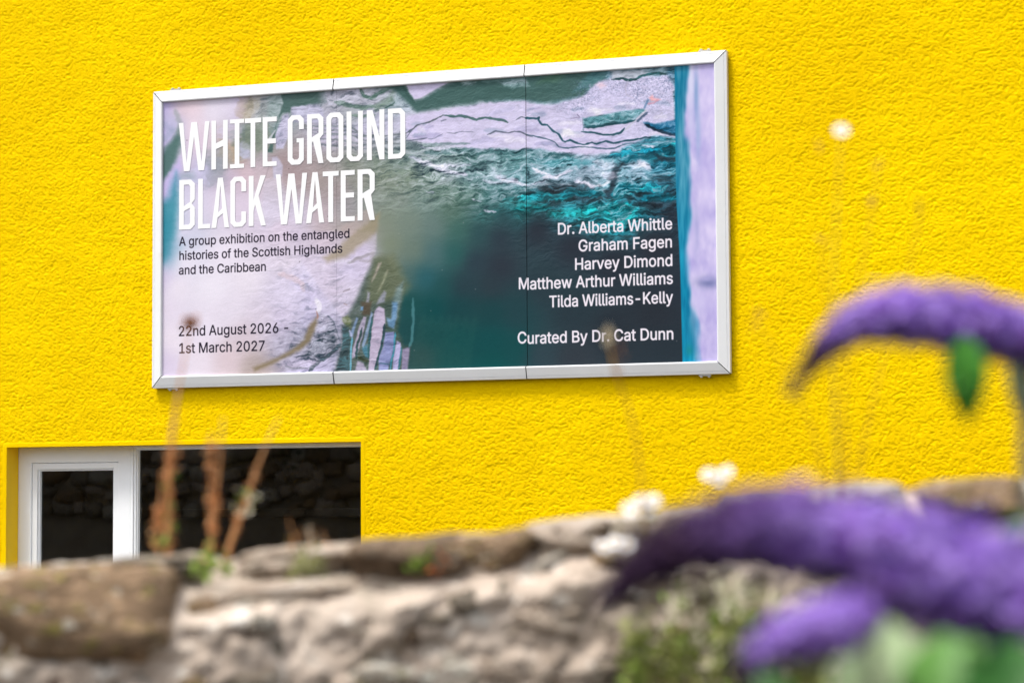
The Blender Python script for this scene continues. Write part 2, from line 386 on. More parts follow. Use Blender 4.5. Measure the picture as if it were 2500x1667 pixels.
    poly([(1450,430),(1490,405),(1510,440),(1590,455),(1480,470)], (240,165,165), 4, .75, 8, **Z3)
    line([(1440,500),(1510,490),(1560,455)], (225,150,165), 3, 2, .6, 6, **Z3)
    line([(830,300),(850,420),(800,500),(770,620)], (190,186,215), 4, 4, .5, 10, **Z3)
    # block under the ledge
    poly([(755,652),(1000,612),(1200,572),(1400,550),(1425,572),(1300,665),(1180,692),(960,722),(770,742)], (84,142,150), 3.5, .95, 4, .7, **Z3)
    line([(768,748),(960,732),(1100,705),(1200,695),(1330,670)], (30,68,76), 5.5, 1.8, .95, 3, **Z3)
    line([(738,795),(850,800),(980,828),(1080,822),(1160,800),(1200,752)], (32,72,82), 3.6, 1.5, .9, 3, **Z3)
    line([(752,640),(760,740),(760,790)], (130,150,170), 2, 1.2, .7, 2, **Z3)
    line([(1405,545),(1435,490),(1445,450)], (90,125,160), 3.5, 2, .7, 2, **Z3)
    line([(1330,690),(1380,640),(1440,590)], (60,80,105), 5, 2, .8, 3, **Z3)
    line([(1200,780),(1310,680),(1440,555)], (205,205,222), 3.0, 1.2, .95, 2, **Z3)
    poly([(1400,690),(1530,705),(1650,690),(1760,665),(1760,830),(1560,775),(1440,740)], (24,98,135), 3.5, .95, 4, .5, **Z3)
    line([(1420,715),(1560,782),(1680,815),(1760,826)], (28,46,62), 6, 2, .9, 3, **Z3)
    # cracks along the ledge
    C1 = (92, 100, 116)
    line([(1000,640),(1060,602),(1130,547),(1250,520),(1340,480),(1400,445)], (88,98,108), 2.6, 1.1, .9, 3, **Z2)
    line([(1400,445),(1520,460),(1600,450),(1680,470),(1760,492),(1850,466),(1960,480),(2050,497),(2090,520)], (74,104,104), 5.2, 1.5, .95, 3, **Z2)
    line([(1010,682),(1050,620),(1100,580)], C1, 1.6, 1, .7, 3, **Z2)
    line([(1005,722),(1150,700),(1230,685)], C1, 2.2, 1, .85, 3, **Z2); line([(1240,695),(1310,690),(1400,640)], C1, 1.2, 1, .6, 3, **Z2)
    line([(1440,630),(1520,636),(1600,615),(1720,622)], C1, 1.6, 1, .7, 3, **Z2)
    line([(1870,650),(1960,610),(2090,632),(2160,615),(2230,622),(2290,655),(2360,677)], C1, 2.6, 1, .9, 3, **Z2)
    line([(2175,492),(2230,460),(2290,475),(2352,485)], C1, 2.0, 1, .8, 2, **Z2)
    line([(1200,750),(1500,745),(1690,742)], (110,136,136), 4, 2, .7, 3, **Z2)
    line([(1380,510),(1410,500),(1440,495)], C1, 1.6, 1, .6, 5, **Z2)
    line([(140,650),(270,654),(292,640),(285,670),(322,715),(380,722),(430,780),(500,822),(540,888),(570,900),(620,884),(700,922),(770,935),(850,908),(900,925),(1000,892),(1080,915),(1180,892),(1300,880),(1420,850),(1600,862),(1745,872)], (44,82,96), 3.6, 1.3, .95, 3, taper=False, **Z3)
    line([(140,818),(260,845),(400,880),(460,905),(500,955),(600,970),(700,955),(850,962),(1000,978),(1100,970),(1180,935),(1250,920)], (70,96,114), 2.6, 1.1, .9, 3, **Z3)
    line([(620,655),(720,640),(690,610)], (120,110,140), 1.4, .8, .7, 3, **Z3)
    line([(1240,250),(1210,330),(1220,400),(1300,440)], (205,195,215), 2, 1.2, .6, 4, **Z3)
    line([(1040,372),(1130,368),(1210,372),(1290,374),(1350,380),(1420,388)], (50,92,96), 9, 6, .55, 10)
    line([(1480,386),(1540,372),(1600,366),(1650,362)], (14,70,86), 12, 6, .7, 8)
    line([(1520,352),(1580,347),(1650,345)], (80,120,140), 3, 2, .7, 4)
    # thin layers behind GROUND
    for q, pts in enumerate(([(0,560),(230,556),(380,562),(450,582),(550,662),(800,662),(1000,640)], [(0,600),(240,600),(420,610),(560,650),(700,700)], [(0,632),(250,640),(400,642),(560,702),(780,742)], [(130,692),(350,712),(550,752),(1000,742)], [(0,745),(160,760),(350,780),(600,800),(800,790)], [(0,690),(130,700)], [(820,640),(920,650),(1000,640)], [(880,700),(1000,690)])):
        line(pts, (118,126,132), (3.6, 2, 3, 3.6, 2.4, 2, 2.5, 2)[q], 1.4, .8, 5, **Z2)
    line([(-90,560),(-40,590),(0,575)], (100,105,105), 10, 3, .6, 5, **Z2)
    line([(380,440),(550,455),(680,440)], (105,130,118), 5, 2.4, .7, 5, **Z2)
    # diag shadows in the shore rocks on the right
    poly([(1005,600),(1040,560),(1060,480),(1150,430),(1290,335),(1420,350),(1745,350),(1745,420),(1560,420),(1400,385),(1290,400),(1190,450),(1110,540),(1130,620),(1080,700),(1100,790),(1010,800),(980,720),(1050,680),(1050,620)], (40,50,60), 5, .88, 9, .25, **Z4)
    poly([(160,720),(400,665),(640,655),(830,670),(900,740),(1010,780),(1010,860),(800,830),(560,830),(380,790),(160,800)], (42,52,60), 8, .7, 9, .5, **Z4)
    poly([(1110,790),(1400,700),(1520,560),(1745,545),(1745,900),(1110,880)], (40,48,58), 9, .7, 9, .5, **Z4)
    poly([(870,670),(960,640),(1040,620),(1050,670),(960,720),(890,715)], (120,175,190), 3, .85, 6, .8, **Z4)
    line([(890,668),(960,662),(1040,628)], (225,225,240), 5, 2, .8, 4, **Z4)
    poly([(1060,760),(1130,640),(1200,620),(1340,690),(1360,720),(1200,800),(1110,840)], (32,132,145), 5, .8, 8, 1.0, **Z4)
    poly([(1210,430),(1300,400),(1440,430),(1430,500),(1310,490)], (205,215,235), 6, .75, 9, .7, **Z4)
    poly([(1420,470),(1600,450),(1740,490),(1740,540),(1560,540)], (86,160,185), 6, .7, 9, .6, **Z4)
    poly([(1480,700),(1520,690),(1660,670),(1600,730),(1500,730)], (40,150,165), 4, .7, 9, 1.0, **Z4)
    poly([(1020,860),(1060,840),(1090,865),(1050,890)], (36,150,165), 3, .85, 5, .6, **Z4)
    poly([(1040,920),(1100,900),(1210,935),(1150,985),(1110,1010),(1060,990)], (34,150,162), 4, .9, 6, .9, **Z4)
    poly([(560,985),(700,930),(1000,930),(1000,990),(760,1000)], (34,96,100), 7, .6, 9, 1.0, **Z4)
    for (fx_, fy_, fl, fc) in ((1330,480,60,(24,110,118)),(1420,470,50,(20,100,112)),(1560,455,50,(18,120,140)),(1610,480,40,(14,96,112)),(1480,505,60,(22,132,138)),(1390,520,50,(26,104,104)),(1300,505,40,(26,98,100)),(1620,400,30,(20,110,138)),(1560,385,40,(24,120,140)),(1470,395,40,(120,190,205)),(1380,395,50,(60,140,150))):
        line([(fx_ - fl, fy_ + 4), (fx_, fy_), (fx_ + fl, fy_ + 3)], fc, 13, 8, .6, 12)
    # bright streaks of foam and wet rock
    for (a_, b_, c_, d_, ww, al) in ((1000,383,1050,396,10,.7),(1030,398,1090,410,12,.8),(1060,412,1140,428,10,.85),(1085,404,1150,404,6,.6),(1215,428,1268,446,15,.85),(1180,440,1230,444,8,.5),(1305,412,1345,430,9,.85),(1325,436,1395,418,8,.9),(1300,450,1340,440,7,.8),(1250,436,1300,456,8,.7),(1400,440,1455,456,7,.85),(1450,395,1500,402,16,.6),(1475,425,1500,430,18,.5),(1568,352,1598,356,7,.85),(1560,395,1590,410,14,.8),(1040,468,1060,472,5,.6),(1150,484,1175,490,4,.6),(1185,512,1210,516,4,.7),(1020,356,1100,358,5,.7),(1060,362,1130,352,6,.7)):
        line([(a_, b_), ((a_ + c_) / 2, (b_ + d_) / 2 + 2), (c_, d_)], (214,214,236), ww * .55, ww * .5, al, 14)
    # the rock edge against the murky water, bottom centre
    poly([(700,560),(921,567),(918,604),(907,645),(889,684),(875,718),(862,750),(840,780),(780,700),(740,640)], (212,200,220), 5, .55, 6, .28)
    poly([(925,520),(921,567),(880,600),(840,628),(800,640),(790,628),(830,600),(870,560)], (160,148,124), 9, .75, 8, .04)
    line([(850,640),(880,626),(912,618)], (150,146,148), 5, 3, .6, 8); line([(870,632),(910,640)], (165,158,165), 4, 3, .5, 6)
    line([(838,570),(870,545),(905,520)], (196,178,178), 20, 12, .55)
    # ribs of slate
    poly([(1180,150),(1320,130),(1500,420),(1480,620),(1440,900),(1500,1080),(1580,1060),(1540,1330),(780,1330),(840,1100),(870,860),(930,720),(1050,440)], (74,88,80), 8, .9, 6, .3, **Z6)
    poly([(1180,130),(1400,100),(1560,420),(1480,560),(1250,620),(1080,600)], (112,118,92), 14, .7, 8, .15, **Z6)
    poly([(1040,600),(1160,590),(1150,740),(1070,740)], (86,74,62), 5, .8, 5, .1, **Z6)
    for pts, col, sf in (
        ([(1230,190),(1265,180),(1200,340),(1170,380)], (170,160,150), 4), ([(1330,250),(1350,260),(1260,470),(1220,500)], (142,146,122), 4),
        ([(1300,480),(1320,500),(1300,600),(1215,630),(1240,560)], (150,152,166), 4), ([(1120,490),(1145,500),(1130,600),(1100,600)], (152,152,164), 3),
        ([(1430,450),(1500,380),(1480,560),(1440,740),(1390,760),(1380,620)], (118,140,140), 7), ([(1385,600),(1440,600),(1430,760),(1400,860),(1370,780)], (112,150,188), 4), ([(1325,765),(1400,790),(1400,880),(1340,850)], (120,158,195), 4),
        ([(1045,650),(1075,650),(1070,690),(1045,690)], (120,160,200), 2.5), ([(1000,760),(1020,770),(960,980),(930,960)], (130,152,186), 2.5),
        ([(1080,750),(1110,760),(1070,950),(1010,1170),(955,1200),(965,1100),(1030,860)], (178,168,192), 2.2), ([(1130,800),(1160,700),(1180,720),(1130,930),(1080,1090),(1060,1060)], (140,160,190), 2.2),
        ([(1060,1090),(1120,1040),(1135,1190),(1100,1180)], (70,120,140), 3), ([(1195,700),(1240,648),(1300,670),(1310,800),(1280,950),(1240,1150),(1190,1330),(1130,1330),(1150,1000)], (196,182,208), 2.6),
        ([(1310,920),(1400,910),(1412,1000),(1372,1200),(1330,1330),(1240,1330),(1240,1200),(1290,1050)], (142,148,196), 2.6), ([(1430,1008),(1470,1030),(1478,1100),(1440,1330),(1380,1330),(1400,1150)], (186,180,222), 2.4),
        ([(1490,1105),(1572,1070),(1545,1330),(1480,1330)], (152,142,172), 3), ([(1010,1220),(1080,1250),(1120,1330),(990,1330)], (176,168,190), 3)):
        poly(pts, col, sf, .92, 3, .3, **Z6)
    for pts, col, ww in (([(1300,830),(1290,950),(1240,1180),(1200,1310)], (48,70,78), 4), ([(1415,920),(1400,1100),(1360,1310)], (70,150,175), 3), ([(1480,1080),(1470,1200),(1450,1310)], (60,120,135), 3), ([(1170,760),(1140,1000),(1135,1200)], (52,86,92), 4), ([(1060,870),(1010,1080),(1000,1200)], (44,66,66), 5), ([(1020,1180),(1080,1220),(1130,1225)], (58,66,50), 6), ([(1240,1250),(1350,1255)], (70,110,125), 2), ([(955,980),(945,1100),(940,1320)], (110,180,205), 3.4), ([(930,900),(950,960)], (170,180,215), 4)):
        line(pts, col, ww, 1.8, .85, 3, **Z6)
    line([(1605,560),(1605,820),(1590,1000),(1560,1080)], (84,136,142), 4.5, 3.5, .75, 3, **Z6)
    poly([(855,850),(920,880),(935,1000),(925,1330),(785,1330),(840,1100)], (58,74,80), 4, .85, 4, .4, **Z6)
    poly([(860,760),(920,740),(950,800),(940,860),(900,850),(850,800)], (112,122,82), 3.5, .85, 5, .5, **Z6)
    for q in range(7):
        line([(1630 + q * 90, 1330), (1660 + q * 90, 1050), (1720 + q * 90, 760)], (70,112,98), 12, 10, .12, 8, **Z6)
    # boulder in the foreground of the artwork
    poly([(590,690),(700,740),(760,820),(830,1000),(800,1080),(600,1220),(360,1200),(500,1000),(560,850)], (150,148,166), 5, .75, 6, .7, **Z6)
    poly([(560,1000),(740,850),(825,1000),(790,1080),(560,1200),(420,1180)], (104,112,124), 10, .7, 8, .8, **Z6)
    poly([(575,755),(590,820),(560,900),(510,1010),(400,1110),(250,1190),(100,1260),(-80,1330),(-90,1290),(60,1230),(180,1180),(330,1090),(440,990),(490,860)], (130,116,88), 7, .85, 5, .03, **Z6)
    line([(832,1040),(800,1090),(700,1170),(600,1225),(540,1290),(500,1330)], (64,76,84), 8, 2.4, .9, 3, **Z6)
    line([(575,690),(592,760),(585,780)], (170,130,118), 3, 1.4, .8, 2, **Z6)
    line([(700,740),(760,810),(800,920),(835,1020)], (96,104,118), 3, 2, .7, 4, **Z6)
    line([(250,1275),(330,1290),(420,1300),(480,1310)], (100,104,110), 3.4, 2, .7, 6, **Z6)
    poly([(200,1230),(420,1200),(600,1220),(500,1310),(300,1280)], (206,196,222), 6, .6, 8, .5, **Z6)
    line([(180,310),(300,320),(420,400),(440,480)], (222,200,208), 8, 6, .6, 8, **Z6)
    line([(860,490),(930,455)], (150,140,150), 3, 1.6, .7, 4, **Z6)
    line([(870,610),(910,625)], (170,150,150), 2.5, 1.4, .7, 4, **Z6)
    line([(580,560),(600,640),(590,700)], (236,232,244), 9, 5, .8, 8, **Z6)

    # rock grain: stretched ridges seen in raking light
    sx = X + 30 * WX + 8 * wx2; sy = Y + 24 * WY + 5 * wy2 + .10 * X
    n1 = ridge(sx / 34, sy / 8.5, 41, 5, .6)
    n = (n1 - .59) * 3.6
    Hf = fbm(sx / 18, sy / 7, 55, 5, .66) * 1.0 + fbm(sx / 75, sy / 26, 57, 3) * 1.6
    gy, gxx = np.gradient(Hf)
    emb = gy + .35 * gxx; emb = np.clip(emb / (emb.std() * 2.2), -1, 1)[..., None]
    A = np.clip(amp, 0, 1)[..., None]
    lum = img.mean(-1, keepdims=True)
    dark = np.minimum(np.array([.10, .17, .21]), img * .55); light = np.array([.90, .89, .98])
    up_ = np.clip(n, 0, 1)[..., None]; dn_ = np.clip(-n, 0, 1)[..., None]
    tint = light * .6 + img * .4 + .1
    tint = np.where(lum < .34, img * 2.0 + np.array([.0, .14, .16]), tint)
    aa = np.clip(A * 1.25, 0, 1) * np.clip((A - .12) * 4, 0, 1)
    img = img * (1 - aa * dn_ * .9) + dark * aa * dn_ * .9
    img = img * (1 - aa * up_ * .8) + np.clip(tint, 0, 1) * aa * up_ * .8
    img = img + emb * (.030 + .115 * np.clip(A, 0, .8)) * np.where(lum < .3, .75, 1) * np.clip(A * 8, .1, 1)
    # a touch more colour, as printed
    gr = img.mean(-1, keepdims=True); img = np.clip(gr + (img - gr) * 1.07, 0, 1)
    # cloudy mottling of the pale areas and print noise
    m = (fbm(X / 13, Y / 9, 61, 4) - .5)[..., None]
    img = img * (1 + .16 * m * np.clip(A * 3, .12, 1))
    img = img * (1 + .05 * (_rng.rand(h, w, 1) - .5)) + .018 * (_rng.rand(h, w, 1) - .5)

    # the blurred post on the right side of the artwork
    xe = np.interp(Y, [140, 163, 300, 420, 500, 560, 660, 780, 900], [1646, 1647, 1649, 1650, 1652, 1656, 1661, 1664, 1667]).astype(np.float32)
    s = (X - xe)
    post = np.zeros_like(img)
    bl = 26 + 12 * (fbm(X / 30, Y / 60, 71, 2) - .5) * 2 + 8 * np.sin(Y / 60)
    teal = np.array([.22, .56, .68]) + (fbm(X / 9, Y / 80, 73, 3)[..., None] - .5) * np.array([.55, .35, .3])
    teal = teal * (1 - sst(380, 700, Y)[..., None] * np.array([.75, .08, .02]))
    lavp = np.array([.80, .76, .93]) + (fbm(X / 22, Y / 40, 75, 3)[..., None] - .5) * np.array([.22, .22, .1])
    k = sst(-10, 10, s - bl)[..., None]
    post = teal * (1 - k) + lavp * k
    for (cx, cy, rx, ry, col, al) in ((1687,195,7,70,(.86,.87,.96),.8),(1687,290,6,60,(.80,.80,.94),.6),(1700,230,6,60,(.40,.58,.76),.6),(1705,330,7,60,(.50,.66,.82),.4),(1728,690,28,14,(.38,.42,.62),.75),(1725,682,16,6,(.72,.7,.9),.6),(1700,560,7,60,(.60,.62,.82),.6),(1690,800,12,40,(.30,.60,.72),.5),(1683,855,9,14,(.12,.52,.52),.6),(1695,575,8,40,(.82,.78,.94),.6),(1712,740,14,30,(.83,.80,.95),.6),(1725,470,18,50,(.84,.80,.95),.5)):
        g = al * np.exp(-(((X - cx) / rx) ** 2 + ((Y - cy) / ry) ** 2)); g = g[..., None]
        post = post * (1 - g) + np.array(col) * g
    k = sst(-1.4, 1.4, s)[..., None]
    img = img * (1 - k) + post * k
    # small printed strip of marks near the first seam, specks of dirt
    sl = (X > 817) & (X < 858) & (np.abs(Y - (638.5 - (X - 817) * .03)) < 3.4)
    mk = sl & ((np.abs(Y - (638.5 - (X - 817) * .03)) > 2.6) | (vnoise(X / 1.1, Y / 30, 99) > .55))
    img[mk] = img[mk] * .5 + .5 * np.array([.93, .92, .96])
    for q in range(26):
        cx = _rng.uniform(400, 1740); cy = _rng.uniform(260, 860)
        g = np.exp(-(((X - cx) ** 2 + (Y - cy) ** 2) / 1.2))[..., None] * .8
        img = img * (1 - g) + (.12 if cx < 900 or cx > 1670 else .62) * g
    return np.clip(img, 0, 1)
# outlines of the plain sans capitals and small letters (advance, bezier points: handle, knot, handle; thousandths)
GLYPHS = {
    ' ': (188, ''),
    '-': (453, '263,244,337,244,337,226 337,207,337,188,263,188 188,188,114,188,114,207 114,226,114,244,188,244'),
    '.': (188, '108,-4,95,-4,83,-4 72,0,63,9,54,18 50,28,50,41,50,54 54,64,63,73,72,82 83,87,95,87,108,87 119,82,128,73,137,64 141,54,141,41,141,28 137,18,128,9,119,0'),
    '0': (453, '264,-7,227,-7,189,-7 157,4,130,24,103,45 83,74,69,113,55,152 48,199,48,254,48,309 55,356,69,395,83,434 104,464,130,484,157,505 189,516,227,516,264,516 296,505,323,484,350,464 370,434,384,395,398,356 405,309,405,254,405,199 398,152,384,113,370,74 350,45,323,24,297,4;202,50,227,50,252,50 273,58,290,74,308,90 321,113,330,144,339,174 344,211,344,254,344,298 339,334,330,365,321,396 308,419,290,435,273,451 252,460,227,460,202,460 180,451,163,435,146,419 132,396,123,365,114,334 109,298,109,254,109,211 114,174,123,144,132,113 146,90,163,74,180,58'),
    '1': (453, '181,0,76,0,76,18 76,36,76,55,181,55 286,55,391,55,391,36 391,18,391,0,286,0;250,509,276,509,276,339 276,170,276,0,255,0 234,0,212,0,212,149 212,299,212,448,211,448 210,448,209,448,168,418 127,388,86,358,86,381 86,404,86,427,124,454 161,481,198,509,224,509'),
    '2': (453, '172,0,64,0,64,16 64,32,64,48,121,108 177,168,234,229,254,249 270,267,282,282,295,298 304,313,311,327,317,341 320,356,320,372,320,390 316,405,308,419,299,432 288,442,273,449,259,456 242,460,224,460,204,460 187,456,172,447,158,439 147,428,139,414,131,399 127,382,127,362,106,362 86,362,66,362,66,392 72,419,86,442,100,465 119,483,143,496,167,509 194,516,225,516,256,516 282,509,306,497,329,484 348,467,361,445,374,424 381,399,381,372,381,354 378,335,371,318,364,300 353,280,336,259,319,237 296,210,267,180,229,140 191,100,153,60,153,59 153,58,153,57,232,57 310,57,389,57,389,38 389,19,389,0,281,0'),
    '6': (453, '258,-7,226,-7,195,-7 167,0,142,15,118,29 98,49,84,74,70,100 64,129,64,162,64,186 69,212,80,239,90,266 110,300,137,340,176,396 214,453,252,509,276,509 299,509,322,509,265,426 208,344,151,261,149,261 147,261,145,261,150,271 156,280,165,288,174,296 184,302,196,307,208,312 221,314,235,314,266,314 293,308,316,295,339,282 357,263,370,240,382,216 389,189,389,157,389,125 382,97,368,73,354,48 334,28,310,14,286,0;207,48,226,48,246,48 264,53,279,63,294,72 306,85,314,101,323,118 327,136,327,157,327,178 323,197,314,213,306,230 294,242,279,252,264,261 246,265,226,265,207,265 189,261,174,252,158,242 147,230,138,214,129,198 125,179,125,158,125,137 129,118,138,102,147,85 158,72,174,63,189,53'),
    '7': (453, '120,0,97,0,172,149 248,299,323,448,323,450 323,451,323,452,236,452 149,452,62,452,62,471 62,490,62,509,172,509 281,509,391,509,391,489 391,469,391,449,315,299 240,150,165,0,142,0'),
    'A': (480, '39,0,16,0,78,170 140,339,201,509,226,509 251,509,276,509,338,339 401,170,463,0,440,0 418,0,395,0,359,101 323,202,287,302,280,321 273,344,264,372,255,400 245,435,232,478,236,478 241,478,245,478,233,435 222,399,213,371,204,343 196,320,190,302,155,202 120,101,85,0,62,0;196,142,110,142,110,161 110,180,110,199,196,199 283,199,370,199,370,180 370,161,370,142,283,142'),
    'B': (456, '122,0,60,0,60,170 60,339,60,509,120,509 181,509,241,509,276,509 306,503,329,491,352,478 369,462,381,442,392,422 398,399,398,374,398,352 394,334,387,320,379,306 369,294,356,286,344,277 330,271,315,267,315,265 315,264,315,262,331,261 347,256,363,246,379,236 392,221,402,203,413,185 418,163,418,136,418,110 412,87,400,67,388,46 370,30,344,18,319,6 287,0,246,0,184,0;125,115,125,57,165,57 205,57,245,57,284,57 313,65,330,80,347,95 355,114,355,137,355,154 351,170,342,184,334,198 322,210,306,218,290,226 270,231,248,231,207,231 166,231,125,231,125,173;125,341,125,285,162,285 200,285,238,285,257,285 273,289,288,296,303,303 315,313,323,326,332,339 336,355,336,372,336,395 328,414,313,429,297,444 273,452,240,452,202,452 163,452,125,452,125,396'),
    'C': (510, '293,-7,267,-7,223,-7 184,4,150,25,116,46 89,76,70,115,50,154 40,200,40,254,40,308 50,354,70,393,89,432 116,462,150,484,184,505 223,516,267,516,293,516 317,512,340,504,363,497 384,486,402,471,420,457 436,439,448,418,460,398 468,374,473,348,451,348 430,348,408,348,404,366 398,381,389,394,381,408 370,419,357,428,345,438 331,444,315,449,300,454 284,456,267,456,236,456 208,448,184,432,159,416 139,394,125,364,111,334 103,297,103,254,103,211 111,174,125,145,140,115 159,92,184,76,208,61 236,53,267,53,284,53 300,55,315,60,331,65 345,72,357,81,370,90 381,101,389,114,398,128 404,143,408,160,430,160 451,160,473,160,468,134 460,111,448,91,436,70 421,52,402,38,384,23 363,12,341,5,318,-3'),
    'D': (502, '270,0,219,0,178,0 137,0,96,0,96,19 96,38,96,57,136,57 175,57,215,57,256,57 290,65,318,81,345,97 366,119,379,149,392,179 399,214,399,255,399,296 392,331,379,360,366,390 346,412,320,428,293,444 260,452,221,452,178,452 136,452,93,452,93,471 93,490,93,509,137,509 181,509,225,509,275,509 317,499,352,478,388,458 415,429,433,391,452,353 462,308,462,255,462,202 452,157,433,119,414,80 387,51,351,31,314,10;103,509,125,509,125,339 125,170,125,0,103,0 82,0,60,0,60,170 60,339,60,509,82,509'),
    'F': (410, '82,0,60,0,60,170 60,339,60,509,163,509 266,509,369,509,369,490 369,471,369,452,288,452 206,452,125,452,125,394 125,336,125,278,198,278 272,278,346,278,346,259 346,240,346,221,272,221 198,221,125,221,125,148 125,74,125,0,103,0'),
    'G': (520, '309,-7,269,-7,223,-7 184,4,149,25,115,46 88,76,69,116,50,155 40,201,40,254,40,308 50,354,69,393,88,432 115,462,149,484,183,505 222,516,265,516,292,516 317,512,340,504,364,496 385,484,403,469,422,454 437,437,449,416,461,396 470,373,474,349,452,349 430,349,408,349,403,365 396,380,387,393,378,406 368,418,356,427,344,436 330,444,315,448,300,453 284,456,265,456,235,456 208,448,183,432,159,417 139,394,125,364,111,334 103,297,103,254,103,211 111,175,125,145,140,115 159,92,184,76,209,61 237,53,269,53,297,53 323,59,345,71,367,83 384,101,396,123,409,146 415,172,415,202,421,201 428,200,434,199,384,199 333,199,283,199,283,218 283,237,283,256,348,256 413,256,478,256,478,237 478,219,478,200,478,158 469,122,451,91,433,60 408,36,377,19,345,2'),
    'H': (517, '82,0,60,0,60,170 60,339,60,509,82,509 103,509,125,509,125,435 125,362,125,289,214,289 303,289,392,289,392,362 392,435,392,509,414,509 435,509,457,509,457,339 457,170,457,0,435,0 414,0,392,0,392,77 392,154,392,232,303,232 214,232,125,232,125,154 125,77,125,0,103,0'),
    'K': (467, '146,189,104,145,104,169 104,193,104,216,116,232 128,247,139,261,151,276 162,290,174,303,186,317 199,331,212,344,262,399 313,454,364,509,392,509 420,509,448,509,376,431 304,354,231,276,230,276 229,276,228,276,187,233;82,0,60,0,60,170 60,339,60,509,82,509 103,509,125,509,125,451 125,392,125,334,124,298 124,261,124,225,124,214 124,204,125,193,125,129 125,64,125,0,103,0;398,0,372,0,311,86 249,173,188,259,201,276 215,293,228,309,302,206 375,103,449,0,423,0'),
    'M': (628, '81,0,60,0,60,170 60,339,60,509,91,509 121,509,152,509,194,402 235,294,277,187,280,180 284,170,287,159,291,148 295,136,299,123,304,110 308,97,311,84,315,71 319,59,322,49,317,49 312,49,307,49,310,59 314,70,318,83,322,95 326,108,330,121,334,134 338,147,342,158,346,170 349,179,352,187,394,294 435,402,476,509,507,509 537,509,568,509,568,339 568,170,568,0,547,0 525,0,504,0,504,97 504,194,504,291,504,302 504,314,504,327,505,340 505,354,505,369,505,383 506,398,506,413,506,428 507,443,507,457,509,457 511,457,513,457,508,441 503,426,498,409,492,393 487,378,482,363,477,348 472,334,467,322,463,309 459,299,456,291,418,194 380,97,342,0,323,0 305,0,286,0,248,97 209,194,170,291,167,299 163,309,159,321,155,333 150,346,145,361,140,376 134,391,129,408,124,424 118,440,112,457,114,457 116,457,119,457,119,444 120,431,120,416,120,401 121,386,121,372,121,357 121,342,122,328,122,315 122,302,122,291,122,194 122,97,122,0,101,0'),
    'S': (446, '262,-9,224,-9,187,-9 155,-3,128,9,100,21 79,38,64,60,49,82 40,107,38,137,60,137 82,137,104,137,106,117 112,101,123,88,134,75 149,65,166,59,184,52 203,49,224,49,247,49 268,53,286,60,304,68 319,78,330,92,340,106 346,121,346,139,346,156 341,169,332,179,323,189 311,198,296,204,281,211 264,217,245,222,224,228 204,234,184,239,142,251 109,268,86,289,63,311 52,339,52,372,52,401 60,426,75,448,90,469 111,486,138,498,164,510 194,516,227,516,261,516 290,510,316,498,342,486 362,469,377,449,392,428 400,404,401,378,380,378 358,378,337,378,335,403 323,423,302,437,281,452 256,458,225,458,203,458 184,455,167,448,151,441 138,431,129,418,120,406 115,392,115,376,115,358 120,344,131,334,142,323 154,314,169,308,184,302 199,297,212,293,230,289 247,284,264,279,279,275 295,270,312,264,328,257 344,248,359,238,373,227 385,214,394,198,404,182 408,162,408,139,408,111 401,86,386,64,372,41 351,24,323,11,296,-2'),
    'T': (449, '85,452,32,452,32,471 32,490,32,509,160,509 288,509,417,509,417,490 417,471,417,452,364,452 310,452,257,452,257,301 257,151,257,0,235,0 214,0,193,0,193,151 193,301,193,452,139,452'),
    'W': (686, '180,0,155,0,109,170 63,339,16,509,38,509 60,509,82,509,109,404 136,300,163,196,168,179 172,162,176,145,179,128 183,111,187,94,190,76 194,58,197,40,194,40 192,40,189,40,193,58 196,76,200,94,203,111 207,128,211,145,215,162 220,179,224,196,251,300 279,404,306,509,331,509 355,509,380,509,407,404 434,300,462,196,466,179 470,162,474,145,478,128 482,111,486,94,490,76 494,58,497,40,494,40 491,40,488,40,492,58 495,76,499,94,502,111 506,128,510,145,514,162 519,179,523,196,550,300 576,404,603,509,625,509 647,509,670,509,623,339 577,170,530,0,505,0 480,0,455,0,426,108 397,215,368,323,362,344 356,367,351,391,346,416 341,444,336,475,340,475 345,475,350,475,345,445 340,419,335,395,330,371 324,347,318,323,289,215 260,108,230,0,205,0'),
    'a': (389, '182,-8,160,-8,136,-8 114,-4,94,5,75,14 59,27,48,45,36,62 30,83,30,108,30,130 35,147,43,161,52,174 63,185,78,193,92,201 108,207,125,211,143,214 160,218,178,220,201,223 220,225,234,227,248,228 258,231,265,235,272,239 276,245,276,255,276,255 276,256,276,257,276,272 273,286,267,297,261,308 252,316,240,322,228,328 213,331,196,331,178,331 162,328,149,322,136,317 126,309,118,301,110,292 104,283,100,274,80,280 61,285,41,291,50,314 62,332,78,346,95,360 113,369,133,375,153,381 173,384,194,384,208,384 223,383,239,379,255,376 271,370,286,360,301,351 313,338,322,320,332,303 337,280,337,251,337,168 337,84,337,0,317,0 297,0,276,0,276,17 276,35,276,52,275,52 274,52,272,52,268,43 261,34,252,25,243,15 230,7,215,1,200,-5;155,45,170,45,193,45 212,50,228,59,244,68 255,79,263,93,272,107 276,122,276,138,276,155 276,172,276,190,273,187 268,184,260,182,251,180 242,178,231,176,221,174 210,172,200,171,190,170 182,169,176,168,161,166 147,163,134,159,122,154 111,148,103,139,96,131 92,119,92,105,92,92 95,81,102,72,109,63 118,57,130,52,142,48'),
